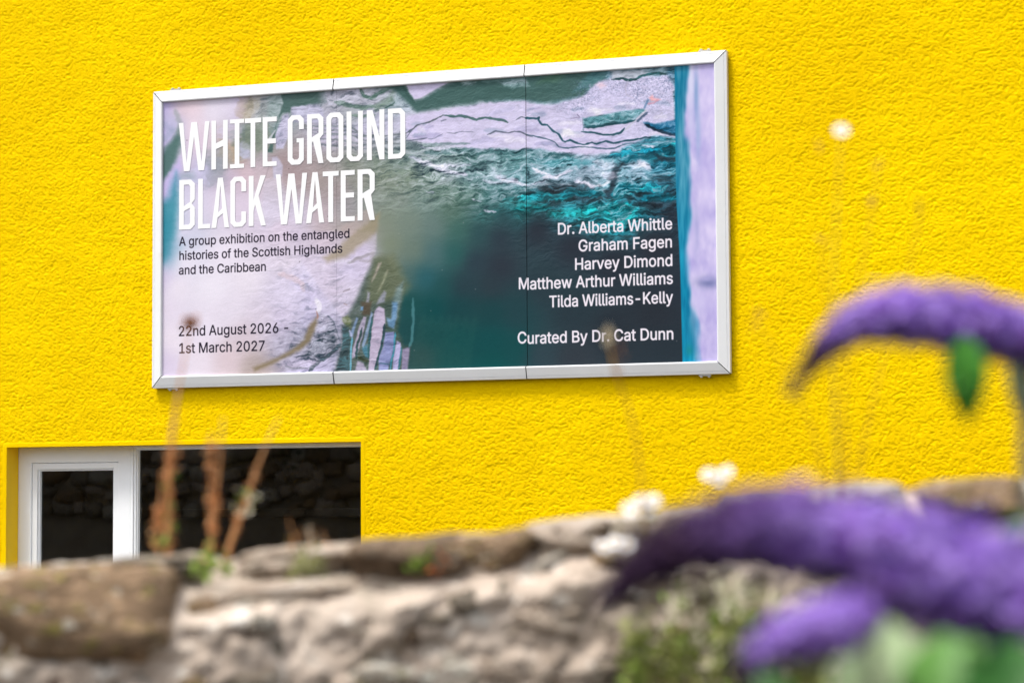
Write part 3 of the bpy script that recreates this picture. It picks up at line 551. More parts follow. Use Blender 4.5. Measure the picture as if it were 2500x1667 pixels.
    'b': (424, '261,-8,229,-8,206,-8 187,-4,172,4,158,12 146,21,138,31,130,42 123,51,118,59,116,59 114,59,112,59,112,39 112,20,112,0,92,0 72,0,53,0,53,170 53,339,53,509,73,509 93,509,114,509,114,446 114,382,114,319,115,319 117,319,118,319,123,327 129,336,137,346,146,356 157,365,171,373,186,380 205,384,229,384,261,384 289,376,313,360,337,345 356,322,370,293,383,263 390,229,390,189,390,149 384,114,370,84,356,55 338,32,313,16,289,0;197,47,220,47,244,47 263,53,279,66,296,78 308,95,316,117,324,138 328,162,328,190,328,216 324,240,316,261,308,282 296,299,280,311,264,324 244,330,220,330,197,330 177,324,161,312,145,300 133,284,125,263,117,242 113,218,113,190,113,161 117,136,125,115,133,94 146,77,162,65,178,53'),
    'c': (396, '226,-8,207,-8,173,-8 143,0,117,16,91,33 71,56,56,85,41,114 34,148,34,187,34,227 41,262,56,291,71,320 91,344,117,360,143,376 173,384,207,384,226,384 244,382,260,377,276,372 292,365,305,356,319,347 330,335,340,322,350,308 357,294,362,277,342,272 322,267,303,262,300,272 296,281,290,289,285,297 278,304,270,311,262,317 252,322,242,325,232,328 220,330,207,330,182,330 162,323,145,310,129,297 116,280,108,258,100,237 96,213,96,187,96,162 100,139,108,117,116,96 129,79,145,66,162,53 182,46,207,46,220,46 232,48,243,52,253,55 262,60,271,66,279,72 286,80,292,89,297,97 302,107,304,117,324,112 343,107,363,102,358,85 351,70,341,56,332,43 320,31,306,21,293,12 277,4,261,-1,244,-6'),
    'd': (424, '219,-8,195,-8,164,-8 136,0,112,16,87,32 68,55,55,84,41,114 34,149,34,189,34,229 41,263,55,293,69,322 88,345,112,360,136,376 164,384,196,384,219,384 238,380,253,373,268,365 279,356,287,346,296,336 302,327,306,319,308,319 309,319,311,319,311,382 311,446,311,509,331,509 351,509,372,509,372,339 372,170,372,0,352,0 332,0,313,0,313,20 313,39,313,59,311,59 309,59,307,59,302,51 296,42,287,31,278,21 267,12,252,4,238,-4;181,47,204,47,228,47 247,53,263,65,279,77 291,94,299,115,308,136 312,161,312,190,312,218 308,242,300,263,292,284 279,300,263,312,247,324 228,330,204,330,181,330 161,324,145,311,128,299 116,282,108,261,100,240 96,216,96,190,96,162 100,138,109,117,117,95 129,78,145,66,161,53'),
    'e': (404, '238,-8,212,-8,175,-8 144,0,117,16,90,33 70,56,56,85,41,114 34,148,34,187,34,226 41,260,55,290,69,319 89,343,115,359,141,376 171,384,205,384,226,384 246,381,266,374,286,367 303,356,319,341,335,326 348,306,357,282,366,258 371,228,371,194,371,186 371,178,371,169,272,169 174,169,75,169,75,186 75,204,75,221,162,221 250,221,338,221,329,215 319,208,310,202,310,227 306,249,298,268,290,288 278,303,262,314,247,325 228,330,205,330,182,330 163,325,146,313,130,302 118,288,109,270,100,252 96,232,96,211,96,200 96,189,96,178,96,150 101,126,110,106,120,87 134,72,151,62,168,51 189,46,212,46,228,46 241,48,254,53,266,57 276,64,285,73,294,82 301,92,306,106,325,101 345,96,365,91,359,71 349,54,335,39,321,24 303,13,282,4,262,-4'),
    'f': (254, '154,379,228,379,228,362 228,344,228,327,154,327 80,327,6,327,6,344 6,362,6,379,80,379;101,0,81,0,81,144 81,288,81,432,81,453 86,471,96,486,106,500 119,511,135,519,152,526 169,530,187,530,201,530 213,529,222,527,232,525 238,523,243,521,238,503 232,486,227,468,224,470 220,471,215,472,210,473 203,474,195,474,176,474 163,469,154,460,146,451 142,437,142,419,142,279 142,140,142,0,121,0'),
    'g': (425, '238,-151,207,-151,179,-151 154,-147,134,-140,113,-132 96,-122,82,-110,69,-98 58,-84,50,-69,68,-60 84,-50,101,-41,107,-49 113,-57,122,-66,130,-75 141,-82,154,-88,168,-94 186,-97,207,-97,238,-97 263,-90,282,-75,302,-60 311,-37,311,-6,311,19 311,44,311,68,310,68 308,68,306,68,302,60 295,51,287,42,278,32 267,23,252,16,238,8 219,5,195,5,164,5 137,12,113,27,88,41 69,62,55,90,41,118 34,152,34,191,34,230 41,264,55,293,69,322 88,345,112,360,137,376 165,384,196,384,220,384 239,381,254,373,268,365 280,356,288,346,297,336 303,327,308,319,309,319 311,319,313,319,313,339 313,359,313,379,333,379 353,379,372,379,372,250 372,120,372,-9,372,-42 365,-69,350,-90,336,-111 316,-126,290,-136,266,-146;181,59,205,59,228,59 248,64,264,75,280,86 292,101,300,121,308,141 312,165,312,193,312,220 308,243,300,264,292,284 280,300,264,312,248,324 228,330,205,330,181,330 161,324,145,312,129,299 117,283,109,262,100,242 96,218,96,193,96,166 100,143,109,123,117,102 129,87,145,76,162,65'),
    'h': (410, '114,249,114,227,114,151 114,76,114,0,93,0 73,0,53,0,53,170 53,339,53,509,73,509 93,509,114,509,114,435 114,361,114,288,110,288 106,288,102,288,114,322 131,347,152,362,174,377 199,384,227,384,253,384 276,379,295,369,315,358 330,342,341,321,352,300 357,273,357,240,357,160 357,80,357,0,337,0 316,0,296,0,296,78 296,157,296,235,296,265 288,288,273,304,258,321 237,329,210,329,192,329 175,325,161,317,146,310 135,298,126,283,118,267'),
    'i': (167, '73,0,53,0,53,126 53,253,53,379,73,379 93,379,114,379,114,253 114,126,114,0,93,0;96,443,84,443,72,443 62,447,54,455,46,462 41,472,41,483,41,494 46,504,54,512,62,520 72,524,84,524,96,524 106,520,114,512,122,504 126,494,126,483,126,472 122,462,114,455,106,447'),
    'l': (189, '147,-2,139,-2,110,-2 88,5,74,20,60,35 53,57,53,84,53,226 53,367,53,509,73,509 93,509,114,509,114,372 114,235,114,99,114,81 116,69,120,62,124,55 133,52,146,52,152,52 157,52,160,53,164,53 167,54,170,54,173,37 177,20,181,3,175,1 169,0,162,-1,154,-2'),
    'm': (610, '73,0,53,0,53,126 53,253,53,379,72,379 92,379,112,379,112,351 112,323,112,295,111,295 109,295,108,295,113,316 121,332,132,346,144,359 157,369,172,376,187,383 203,386,219,386,247,386 270,378,287,361,305,344 316,322,321,295,318,295 315,295,312,295,317,313 325,330,337,343,349,357 364,367,381,375,398,382 416,386,437,386,459,386 479,381,497,372,515,362 530,348,541,328,551,309 557,285,557,255,557,170 557,85,557,0,536,0 516,0,496,0,496,85 496,169,496,254,496,281 488,301,472,313,457,325 439,330,419,330,402,330 387,327,374,320,362,313 352,303,345,290,339,278 335,263,335,247,335,165 335,82,335,0,315,0 294,0,274,0,274,87 274,173,274,260,274,281 267,298,253,311,239,324 221,330,199,330,185,330 171,327,158,320,144,313 134,303,126,289,118,276 114,258,114,238,114,159 114,79,114,0,93,0'),
    'n': (410, '114,249,114,227,114,151 114,76,114,0,93,0 73,0,53,0,53,126 53,253,53,379,72,379 92,379,112,379,112,349 112,318,112,288,109,288 106,288,102,288,114,322 131,347,152,362,174,377 199,384,227,384,253,384 276,379,295,369,314,358 330,342,341,321,352,300 357,273,357,240,357,160 357,80,357,0,337,0 316,0,296,0,296,78 296,157,296,235,296,265 288,288,273,304,258,321 237,329,210,329,192,329 175,325,161,317,146,310 135,298,126,283,118,267'),
    'o': (415, '242,-8,207,-8,173,-8 143,0,117,16,91,33 71,56,56,85,41,114 34,148,34,187,34,227 41,262,56,291,71,320 91,344,117,360,143,376 173,384,207,384,242,384 272,376,299,360,325,344 345,320,359,291,374,262 381,227,381,187,381,148 374,114,359,85,345,56 325,33,299,16,272,0;182,46,207,46,233,46 254,53,270,66,287,79 299,96,307,117,315,139 319,162,319,187,319,213 315,236,307,258,299,280 287,297,270,310,254,323 233,330,207,330,182,330 162,323,145,310,129,297 116,280,108,258,100,237 96,213,96,187,96,162 100,139,108,117,116,96 129,79,145,66,162,53'),
    'p': (424, '73,-143,53,-143,53,31 53,205,53,379,72,379 92,379,112,379,112,359 112,339,112,319,114,319 116,319,118,319,123,327 129,336,137,346,145,356 157,365,171,373,186,380 205,384,229,384,261,384 289,376,313,360,337,345 356,322,370,293,383,263 390,229,390,189,390,149 384,114,370,84,356,55 338,32,313,16,289,0 261,-8,229,-8,206,-8 187,-4,173,4,158,12 146,21,138,31,130,42 123,51,118,59,117,59 115,59,114,59,114,-8 114,-76,114,-143,93,-143;197,47,220,47,244,47 263,53,279,66,296,78 308,95,316,117,324,138 328,162,328,190,328,216 324,240,316,261,308,282 296,299,280,311,264,324 244,330,220,330,197,330 177,324,161,312,145,300 133,284,125,263,117,242 113,218,113,190,113,161 117,136,125,115,133,94 146,77,162,65,178,53'),
    'r': (259, '73,0,53,0,53,126 53,253,53,379,72,379 92,379,112,379,112,360 112,340,112,321,113,321 114,321,115,321,122,340 135,356,152,367,170,379 190,385,213,385,218,385 223,385,229,384,235,384 240,384,243,384,243,363 243,343,243,322,242,323 237,323,230,324,223,325 215,326,207,326,189,326 173,322,159,315,145,307 134,297,126,284,118,270 114,255,114,237,114,158 114,79,114,0,93,0'),
    's': (365, '211,-8,182,-8,156,-8 132,-4,112,3,92,11 75,23,62,38,49,53 40,72,36,94,55,98 74,102,94,106,99,86 109,70,124,60,139,50 158,45,181,45,208,45 229,51,244,62,260,74 268,87,268,103,268,116 263,127,254,136,245,144 231,151,212,155,191,160 170,165,149,170,115,178 89,191,72,208,55,225 47,247,47,274,47,296 53,315,65,332,77,348 94,361,115,370,136,380 160,384,187,384,213,384 235,380,254,372,272,364 287,353,299,339,310,325 319,308,324,290,305,286 287,281,268,277,264,292 255,304,243,316,230,327 212,332,187,332,165,332 146,327,131,317,116,306 109,293,109,277,109,263 114,252,124,243,134,235 150,228,172,223,191,218 210,214,229,209,264,201 290,188,306,171,323,154 331,133,331,106,331,84 325,64,312,47,300,30 282,16,260,6,237,-3'),
    't': (227, '138,379,204,379,204,362 204,344,204,327,138,327 72,327,6,327,6,344 6,362,6,379,72,379;65,345,65,471,85,471 106,471,126,471,126,347 126,222,126,98,126,81 129,69,136,61,143,54 154,50,170,50,174,50 179,50,185,51,191,52 197,53,202,54,206,36 209,19,213,2,207,0 200,-2,192,-3,184,-4 176,-4,168,-4,136,-4 110,4,92,21,74,38 65,62,65,93,65,219'),
    'u': (410, '210,-5,182,-5,157,-5 134,0,115,11,95,21 80,37,69,59,58,80 53,107,53,139,53,219 53,299,53,379,73,379 93,379,114,379,114,301 114,222,114,144,114,114 121,91,137,75,152,58 173,50,200,50,218,50 235,54,249,62,264,70 275,81,283,97,292,112 296,131,296,153,296,228 296,304,296,379,316,379 337,379,357,379,357,253 357,126,357,0,337,0 318,0,298,0,298,31 298,61,298,92,301,92 304,92,307,92,295,57 279,32,257,17,236,2'),
    'v': (389, '184,0,162,0,114,126 66,253,17,379,40,379 62,379,84,379,111,304 138,230,165,155,174,132 181,110,187,87,193,64 199,42,206,21,198,21 191,21,184,21,191,42 197,64,203,87,209,110 216,132,224,155,251,230 278,304,305,379,327,379 349,379,372,379,323,253 275,126,226,0,205,0'),
    'w': (567, '158,0,138,0,99,126 61,253,22,379,44,379 66,379,87,379,102,324 118,269,134,214,140,191 147,165,154,137,161,108 168,76,175,41,172,41 168,41,165,41,172,75 179,106,186,135,192,163 199,190,206,214,222,269 237,324,252,379,274,379 295,379,316,379,332,324 346,269,362,214,368,190 375,164,382,136,388,107 395,76,402,41,398,41 395,41,391,41,398,76 406,107,413,135,420,164 427,190,434,214,449,269 464,324,480,379,501,379 523,379,545,379,506,253 468,126,430,0,409,0 389,0,368,0,352,57 335,114,319,172,314,189 309,207,304,225,300,243 295,261,290,280,286,299 281,318,276,338,281,338 286,338,290,338,286,318 281,300,277,280,272,262 267,243,262,225,258,206 253,189,248,172,232,114 215,57,199,0,178,0'),
    'x': (379, '44,0,21,0,71,73 121,145,171,218,171,202 171,187,171,171,124,240 76,310,29,379,52,379 76,379,100,379,116,355 132,330,148,306,160,287 170,270,179,253,188,237 198,221,207,206,197,206 186,206,176,206,185,221 194,237,202,253,211,270 221,287,233,306,249,330 266,355,282,379,305,379 328,379,352,379,304,309 256,239,209,169,209,184 209,199,209,214,258,143 308,71,358,0,334,0 310,0,287,0,268,28 250,57,231,85,219,103 209,120,200,136,191,152 182,167,173,182,183,182 194,182,204,182,195,167 186,152,178,136,170,120 160,103,148,85,129,57 110,28,92,0,68,0'),
    'y': (389, '51,-140,48,-139,52,-121 57,-103,62,-86,65,-86 68,-87,71,-87,83,-90 94,-91,104,-89,114,-87 122,-82,130,-74,138,-66 145,-53,151,-36,154,-24 158,-13,162,-1,114,126 66,252,17,379,40,379 62,379,84,379,111,304 138,230,165,155,174,132 181,109,187,87,193,64 199,42,206,21,198,21 191,21,184,21,190,42 196,64,202,87,209,110 216,132,224,155,251,230 278,304,305,379,327,379 349,379,372,379,316,234 260,88,204,-58,196,-78 187,-94,176,-107,166,-120 153,-130,139,-136,125,-142 109,-145,92,-145,81,-145 72,-144,64,-143,57,-142'),
}
# ---------------------------------------------------------------- ground
def noise_ground():
    n = 60; xs = np.sign(np.linspace(-1, 1, n + 1)) * np.abs(np.linspace(-1, 1, n + 1)) ** 2.2 * 120
    V = [(x, y, .01 * math.sin(x * 1.3) * math.cos(y * 1.1)) for y in xs for x in xs]
    F = [(j * (n + 1) + i, j * (n + 1) + i + 1, (j + 1) * (n + 1) + i + 1, (j + 1) * (n + 1) + i) for j in range(n) for i in range(n)]
    return np_mesh('ground', V, F)
g = put('ground', noise_ground(), mat('ground_asphalt', (.055, .054, .052), .9, var=(.085, .083, .078), scale=3, bump=.004, bscale=90))
g['kind'] = 'structure'

# ---------------------------------------------------------------- the yellow rendered house
PZ = 3.0                                      # height of the middle of the billboard
WX0, WX1, WZ1 = -2.440, -0.382, PZ - 1.067    # window opening
WZ0 = WZ1 - 1.15
REC = .115                                    # how far the window sits back

def render_mat():
    m = bpy.data.materials.new('yellow_render'); m.use_nodes = True; t = m.node_tree; n = t.nodes; l = t.links
    b = n['Principled BSDF']; b.inputs['Roughness'].default_value = .8; b.inputs['Specular IOR Level'].default_value = .03
    tc = n.new('ShaderNodeTexCoord')
    def nz(sc, det, ro=.6):
        q = n.new('ShaderNodeTexNoise'); q.inputs['Scale'].default_value = sc; q.inputs['Detail'].default_value = det; q.inputs['Roughness'].default_value = ro
        l.new(tc.outputs['Object'], q.inputs['Vector']); return q
    a = nz(.9, 6); cr = n.new('ShaderNodeValToRGB')
    cr.color_ramp.elements[0].position = .35; cr.color_ramp.elements[0].color = (.86, .55, .0, 1)
    cr.color_ramp.elements[1].position = .68; cr.color_ramp.elements[1].color = (.93, .64, .0, 1)
    l.new(a.outputs['Fac'], cr.inputs['Fac'])
    # faint grime in a few places
    g2 = nz(5, 6, .7); mr = n.new('ShaderNodeMapRange'); mr.inputs['From Min'].default_value = .6; mr.inputs['From Max'].default_value = .8; mr.inputs['To Max'].default_value = .25
    l.new(g2.outputs['Fac'], mr.inputs['Value'])
    mx = n.new('ShaderNodeMix'); mx.data_type = 'RGBA'; mx.inputs['B'].default_value = (.62, .38, .01, 1)
    l.new(mr.outputs[0], mx.inputs['Factor']); l.new(cr.outputs[0], mx.inputs['A']); l.new(mx.outputs['Result'], b.inputs['Base Color'])
    f = nz(230, 4, .7); bp = n.new('ShaderNodeBump'); bp.inputs['Distance'].default_value = .0042; bp.inputs['Strength'].default_value = .9
    l.new(f.outputs['Fac'], bp.inputs['Height']); l.new(bp.outputs[0], b.inputs['Normal'])
    return m
M_YEL = render_mat()
M_YELS = mat('yellow_smooth_paint', (.90, .57, .0), .5, var=(.88, .55, .0), scale=6, bump=.0006, bscale=40, spec=.3)

house = empty('yellow_house', (0, 0, 0), 'bright yellow house with rough rendered wall, behind the stone wall', 'house')

def axis(a, fine0, fine1, b, step, marks):
    c = [fine0 + i * step for i in range(int(round((fine1 - fine0) / step)) + 1)]
    lo = list(np.linspace(a, fine0, 40)[:-1]); hi = list(np.linspace(c[-1], b, 40)[1:])
    c = np.array(lo + c + hi)
    for m_ in marks:
        c[np.argmin(np.abs(c - m_))] = m_
    return c
gx = axis(-9.0, -2.72, 3.14, 8.5, .0043, (WX0, WX1))
gz = axis(0.0, PZ - 1.62, PZ + 1.47, 6.2, .0043, (WZ1, WZ0))
GX, GZ = np.meshgrid(gx, gz)
def _render_height(X, Z):
    x = X + 40; z = Z + 40
    wx = fbm(x / .03, z / .03, 201, 3) - .5; wz = fbm(x / .03, z / .03, 211, 3) - .5
    x = x + wx * .004; z = z + wz * .004
    a = vnoise(x / .0098, z / .0070, 221) * .5 + vnoise(x / .0072 + 5, z / .0055, 223) * .5
    big = fbm(x / .16, z / .12, 241, 3)
    mid = fbm(x / .045, z / .03, 245, 3)
    lump = sst(.24, .52, a)
    return lump * .0024 + (a - .5) * .0019 + (mid - .5) * .0020 + (big - .5) * .004 - .003
Hh = _render_height(GX, GZ)
# a hand-smoothed band of plaster runs round the window opening
dx = np.maximum(np.maximum(WX0 - GX, GX - WX1), 0); dz = np.maximum(np.maximum(WZ0 - GZ, GZ - WZ1), 0)
dd = np.hypot(dx, dz); ed = .024 + .006 * (fbm(GX / .05 + 50, GZ / .05 + 50, 261, 2) - .5)
k = sst(ed - .003, ed + .004, dd)
Hh = Hh * k + (1 - k) * .001 - .002 * np.exp(-((dd - ed) / .003) ** 2)
lip = np.where((GX > WX0) & (GX < WX1) & (GZ > WZ0) & (GZ < WZ1), 0, 1)
Y_ = -Hh
V = np.stack([GX, Y_, GZ], -1).reshape(-1, 3)
nx, nz_ = len(gx), len(gz)
I = np.arange(nx * nz_).reshape(nz_, nx)
F = np.stack([I[:-1, :-1], I[:-1, 1:], I[1:, 1:], I[1:, :-1]], -1)
cx = (GX[:-1, :-1] + GX[1:, 1:]) / 2; cz = (GZ[:-1, :-1] + GZ[1:, 1:]) / 2
keep = ~((cx > WX0) & (cx < WX1) & (cz > WZ0) & (cz < WZ1))
put('rendered_wall', np_mesh('rendered_wall', V, F[keep]), M_YEL, house)
# rounded plaster arris between the wall face and the reveals
bm = bmesh.new()
for a, b, n_ in (((WX0, WZ0), (WX0, WZ1), (1, 0)), ((WX0, WZ1), (WX1, WZ1), (0, -1)), ((WX1, WZ1), (WX1, WZ0), (-1, 0))):
    q = []
    for y in (-.0012, .004, .0135):
        q.append([bm.verts.new((p_[0] + n_[0] * .0004, y, p_[1] + n_[1] * .0004)) for p_ in (a, b)])
    for i in range(2): bm.faces.new((q[i][0], q[i][1], q[i + 1][1], q[i + 1][0]))
put('plaster_arris', bm_done(bm, 'plaster_arris'), M_YELS, house)['kind'] = 'stuff'
# the rest of the house: gable walls, back wall, roof
bm = bmesh.new()
bm_box(bm, (-9.0, .012, 0), (-8.75, 8, 6.2)); bm_box(bm, (8.25, .012, 0), (8.5, 8, 6.2)); bm_box(bm, (-8.75, 7.75, 0), (8.25, 8, 6.2))
put('side_wall', bm_done(bm, 'side_wall'), M_YELS, house)
bm = bmesh.new()
pr = [(-.35, 6.15), (4, 8.6), (8.35, 6.15), (8.35, 6.35), (4, 8.8), (-.35, 6.35)]
vs = [[bm.verts.new((x, y, z)) for y, z in pr] for x in (-9.3, 8.8)]
for i in range(6):
    bm.faces.new((vs[0][i], vs[0][(i + 1) % 6], vs[1][(i + 1) % 6], vs[1][i]))
bm.faces.new(vs[0][::-1]); bm.faces.new(vs[1])
put('roof', bm_done(bm, 'roof'), mat('slate', (.07, .075, .085), .6, var=(.11, .11, .12), scale=5, bump=.004, bscale=30), house)

# window with a casement on the left and a fixed light on the right
M_UPVC = mat('white_upvc', (.90, .91, .92), .28, var=(.87, .88, .89), scale=9, bump=.0002, bscale=30)
M_GASK = mat('dark_gasket', (.03, .03, .035), .6, var=(.05, .05, .05), scale=30)
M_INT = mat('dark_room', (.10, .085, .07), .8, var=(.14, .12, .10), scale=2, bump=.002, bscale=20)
win = bpy.data.objects.new('window', None); COL.objects.link(win); win.parent = house; win.location = (WX0, REC, WZ0)
def wput(name, me, m, parent=win, sm=False):
    o = put(name, me, m, parent, sm); return o
# reveal: left, right, head and sill of smooth plaster
put('reveal', box_mesh((WX0 - .05, .012, WZ0 - .05), (WX0, REC + .09, WZ1)), M_YELS, win)
put('reveal', box_mesh((WX1, .012, WZ0 - .05), (WX1 + .05, REC + .09, WZ1)), M_YELS, win)
bm = bmesh.new(); bm_box(bm, (WX0 - .05, .012, WZ1), (WX1 + .05, REC + .09, WZ1 + .05)); wput('lintel_soffit', bm_done(bm, 'lintel_soffit'), M_YELS)
wput('window_sill', box_mesh((WX0 + .002, -.04, WZ0 - .03), (WX1 - .002, REC + .05, WZ0 + .012), .004), M_UPVC)

def profile_frame(x0, x1, z0, z1, wdt, y0, y1, steps, name):
    """Rectangular ring extrusion: steps = [(inset, y)] across the profile, mitred at the corners."""
    bm = bmesh.new(); rings = []
    for ins, y in steps:
        rings.append([bm.verts.new(p) for p in ((x0 + ins, y, z0 + ins), (x1 - ins, y, z0 + ins), (x1 - ins, y, z1 - ins), (x0 + ins, y, z1 - ins))])
    for a, b in zip(rings[:-1], rings[1:]):
        for i in range(4):
            bm.faces.new((a[i], a[(i + 1) % 4], b[(i + 1) % 4], b[i]))
    bmesh.ops.recalc_face_normals(bm, faces=bm.faces)
    return bm_done(bm, name)
fy = REC; XM0, XM1 = -1.751, -1.728           # mullion
zt = WZ1 - .014
# outer frame of the casement half (broad), then the mullion and the slim frame of the fixed half
wput('window_frame', profile_frame(WX0 + .001, XM0, WZ0 + .013, WZ1 - .001, .09, 0, 0, [(0, fy + .07), (0, fy), (.012, fy - .003), (.078, fy - .003), (.082, fy + .001), (.082, fy + .07)], 'window_frame'), M_UPVC)
wput('mullion', box_mesh((XM0 + .0010, fy - .006, WZ0 + .013), (XM1 - .012, fy + .07, WZ1 - .001), .002), M_UPVC)
wput('window_frame', profile_frame(XM1 - .0115, WX1 - .001, WZ0 + .013, WZ1 - .001, .02, 0, 0, [(0, fy + .07), (0, fy + .002), (.012, fy + .002), (.014, fy + .010), (.020, fy + .012), (.022, fy + .03)], 'window_frame_fixed'), M_UPVC)
cs = wput('casement', profile_frame(WX0 + .085, XM0 - .079, WZ0 + .097, WZ1 - .085, .05, 0, 0, [(0, fy + .06), (0, fy + .006), (.003, fy + .003), (.030, fy + .003), (.034, fy + .014), (.040, fy + .016), (.042, fy + .032)], 'casement'), M_UPVC)
cs.name = 'casement'

def glass_mat():
    m = bpy.data.materials.new('window_glass'); m.use_nodes = True; b = m.node_tree.nodes['Principled BSDF']
    b.inputs['Base Color'].default_value = (.9, .95, .93, 1); b.inputs['Roughness'].default_value = .012; b.inputs['IOR'].default_value = 1.5
    b.inputs['Transmission Weight'].default_value = 1.0
    return m
M_GL = glass_mat()
for (a0, a1, c0, c1) in ((WX0 + .125, XM0 - .118, WZ0 + .137, WZ1 - .125), (XM1 + .010, WX1 - .022, WZ0 + .036, WZ1 - .022)):
    wput('pane', box_mesh((a0, fy + .030, c0), (a1, fy + .036, c1), 0), M_GL)
# the dark room behind the glass
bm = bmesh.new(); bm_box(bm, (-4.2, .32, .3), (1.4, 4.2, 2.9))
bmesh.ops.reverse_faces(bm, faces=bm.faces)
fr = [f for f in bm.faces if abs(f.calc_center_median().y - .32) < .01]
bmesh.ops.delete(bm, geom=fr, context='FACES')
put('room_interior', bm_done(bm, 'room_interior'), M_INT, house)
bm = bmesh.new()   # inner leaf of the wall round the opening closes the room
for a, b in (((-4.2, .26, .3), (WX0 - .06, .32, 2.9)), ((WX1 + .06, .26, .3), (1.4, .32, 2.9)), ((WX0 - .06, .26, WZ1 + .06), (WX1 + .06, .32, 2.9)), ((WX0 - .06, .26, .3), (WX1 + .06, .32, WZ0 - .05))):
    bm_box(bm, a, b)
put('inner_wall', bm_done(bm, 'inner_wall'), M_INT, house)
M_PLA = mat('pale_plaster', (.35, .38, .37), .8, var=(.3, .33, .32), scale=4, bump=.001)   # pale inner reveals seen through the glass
wput('inner_reveal', box_mesh((WX0 - .06, REC + .092, WZ0 - .05), (WX0 - .002, .258, WZ1 + .055)), M_PLA)
wput('inner_reveal', box_mesh((WX1 + .002, REC + .092, WZ0 - .05), (WX1 + .06, .258, WZ1 + .055)), M_PLA)
# a beam and shelf dimly seen inside
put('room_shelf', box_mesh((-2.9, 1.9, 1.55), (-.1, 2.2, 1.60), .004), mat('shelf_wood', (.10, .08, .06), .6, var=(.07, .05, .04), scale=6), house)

# ---------------------------------------------------------------- the billboard
BW, BH = 3.1, 1.55
bb = empty('billboard', (0, 0, PZ), 'white framed landscape billboard advertising an exhibition, fixed to the yellow wall', 'billboard')
M_ALU = mat('white_frame_paint', (.745, .755, .765), .3, var=(.70, .71, .72), scale=3, bump=.0003, bscale=14, spec=.5, extra=[((.66, .66, .64), 9, .66, .8, 3.0)], stretch=(1, 1, 1))
M_DARK = mat('dark_joint', (.03, .03, .032), .8, var=(.05, .05, .05), scale=20)
PROF = [(0.0, .010), (0.0, .0335), (.0012, .0355), (.0115, .0385), (.0124, .0370), (.0136, .0370), (.0146, .0395), (.053, .0495), (.0575, .0490), (.0608, .0445), (.0615, .0360), (.0615, .012)]
def rail(side, a, b, name='frame_rail'):
    """One length of snap-frame extrusion; a..b run along the side, ends mitred where they meet a corner."""
    bm = bmesh.new(); n = len(PROF); ends = []
    hw, hh = BW / 2, BH / 2
    L = hw if side in 'tb' else hh
    for t, sgn in ((a, 1), (b, -1)):
        ring = []
        for w_, d in PROF:
            s = t
            if abs(abs(t) - L) < 1e-6: s = (abs(t) - w_ - .0028) * (1 if t > 0 else -1)
            p = {'t': (s, -d, hh - w_), 'b': (s, -d, -hh + w_), 'l': (-hw + w_, -d, s), 'r': (hw - w_, -d, s)}[side]
            ring.append(bm.verts.new((p[0], p[1], p[2] + PZ)))
        ends.append(ring)
    for i in range(n - 1):
        bm.faces.new((ends[0][i], ends[0][i + 1], ends[1][i + 1], ends[1][i]))
    for e_ in ends:
        bm.faces.new(e_).material_index = 1          # sawn ends
    bmesh.ops.recalc_face_normals(bm, faces=bm.faces)
    return put(name, bm_done(bm, name), [M_ALU, M_DARK], bb)
sx = (-.513, .521)
for s_ in 'tb':
    rail(s_, -BW / 2, sx[0] - .0030); rail(s_, sx[0] + .0030, sx[1] - .0026); rail(s_, sx[1] + .0026, BW / 2)
rail('l', -BH / 2, BH / 2); rail('r', -BH / 2, BH / 2)
put('backing_board', box_mesh((-BW / 2 + .004, -.026, PZ - BH / 2 + .004), (BW / 2 - .004, -.008, PZ + BH / 2 - .004)), M_DARK, bb)
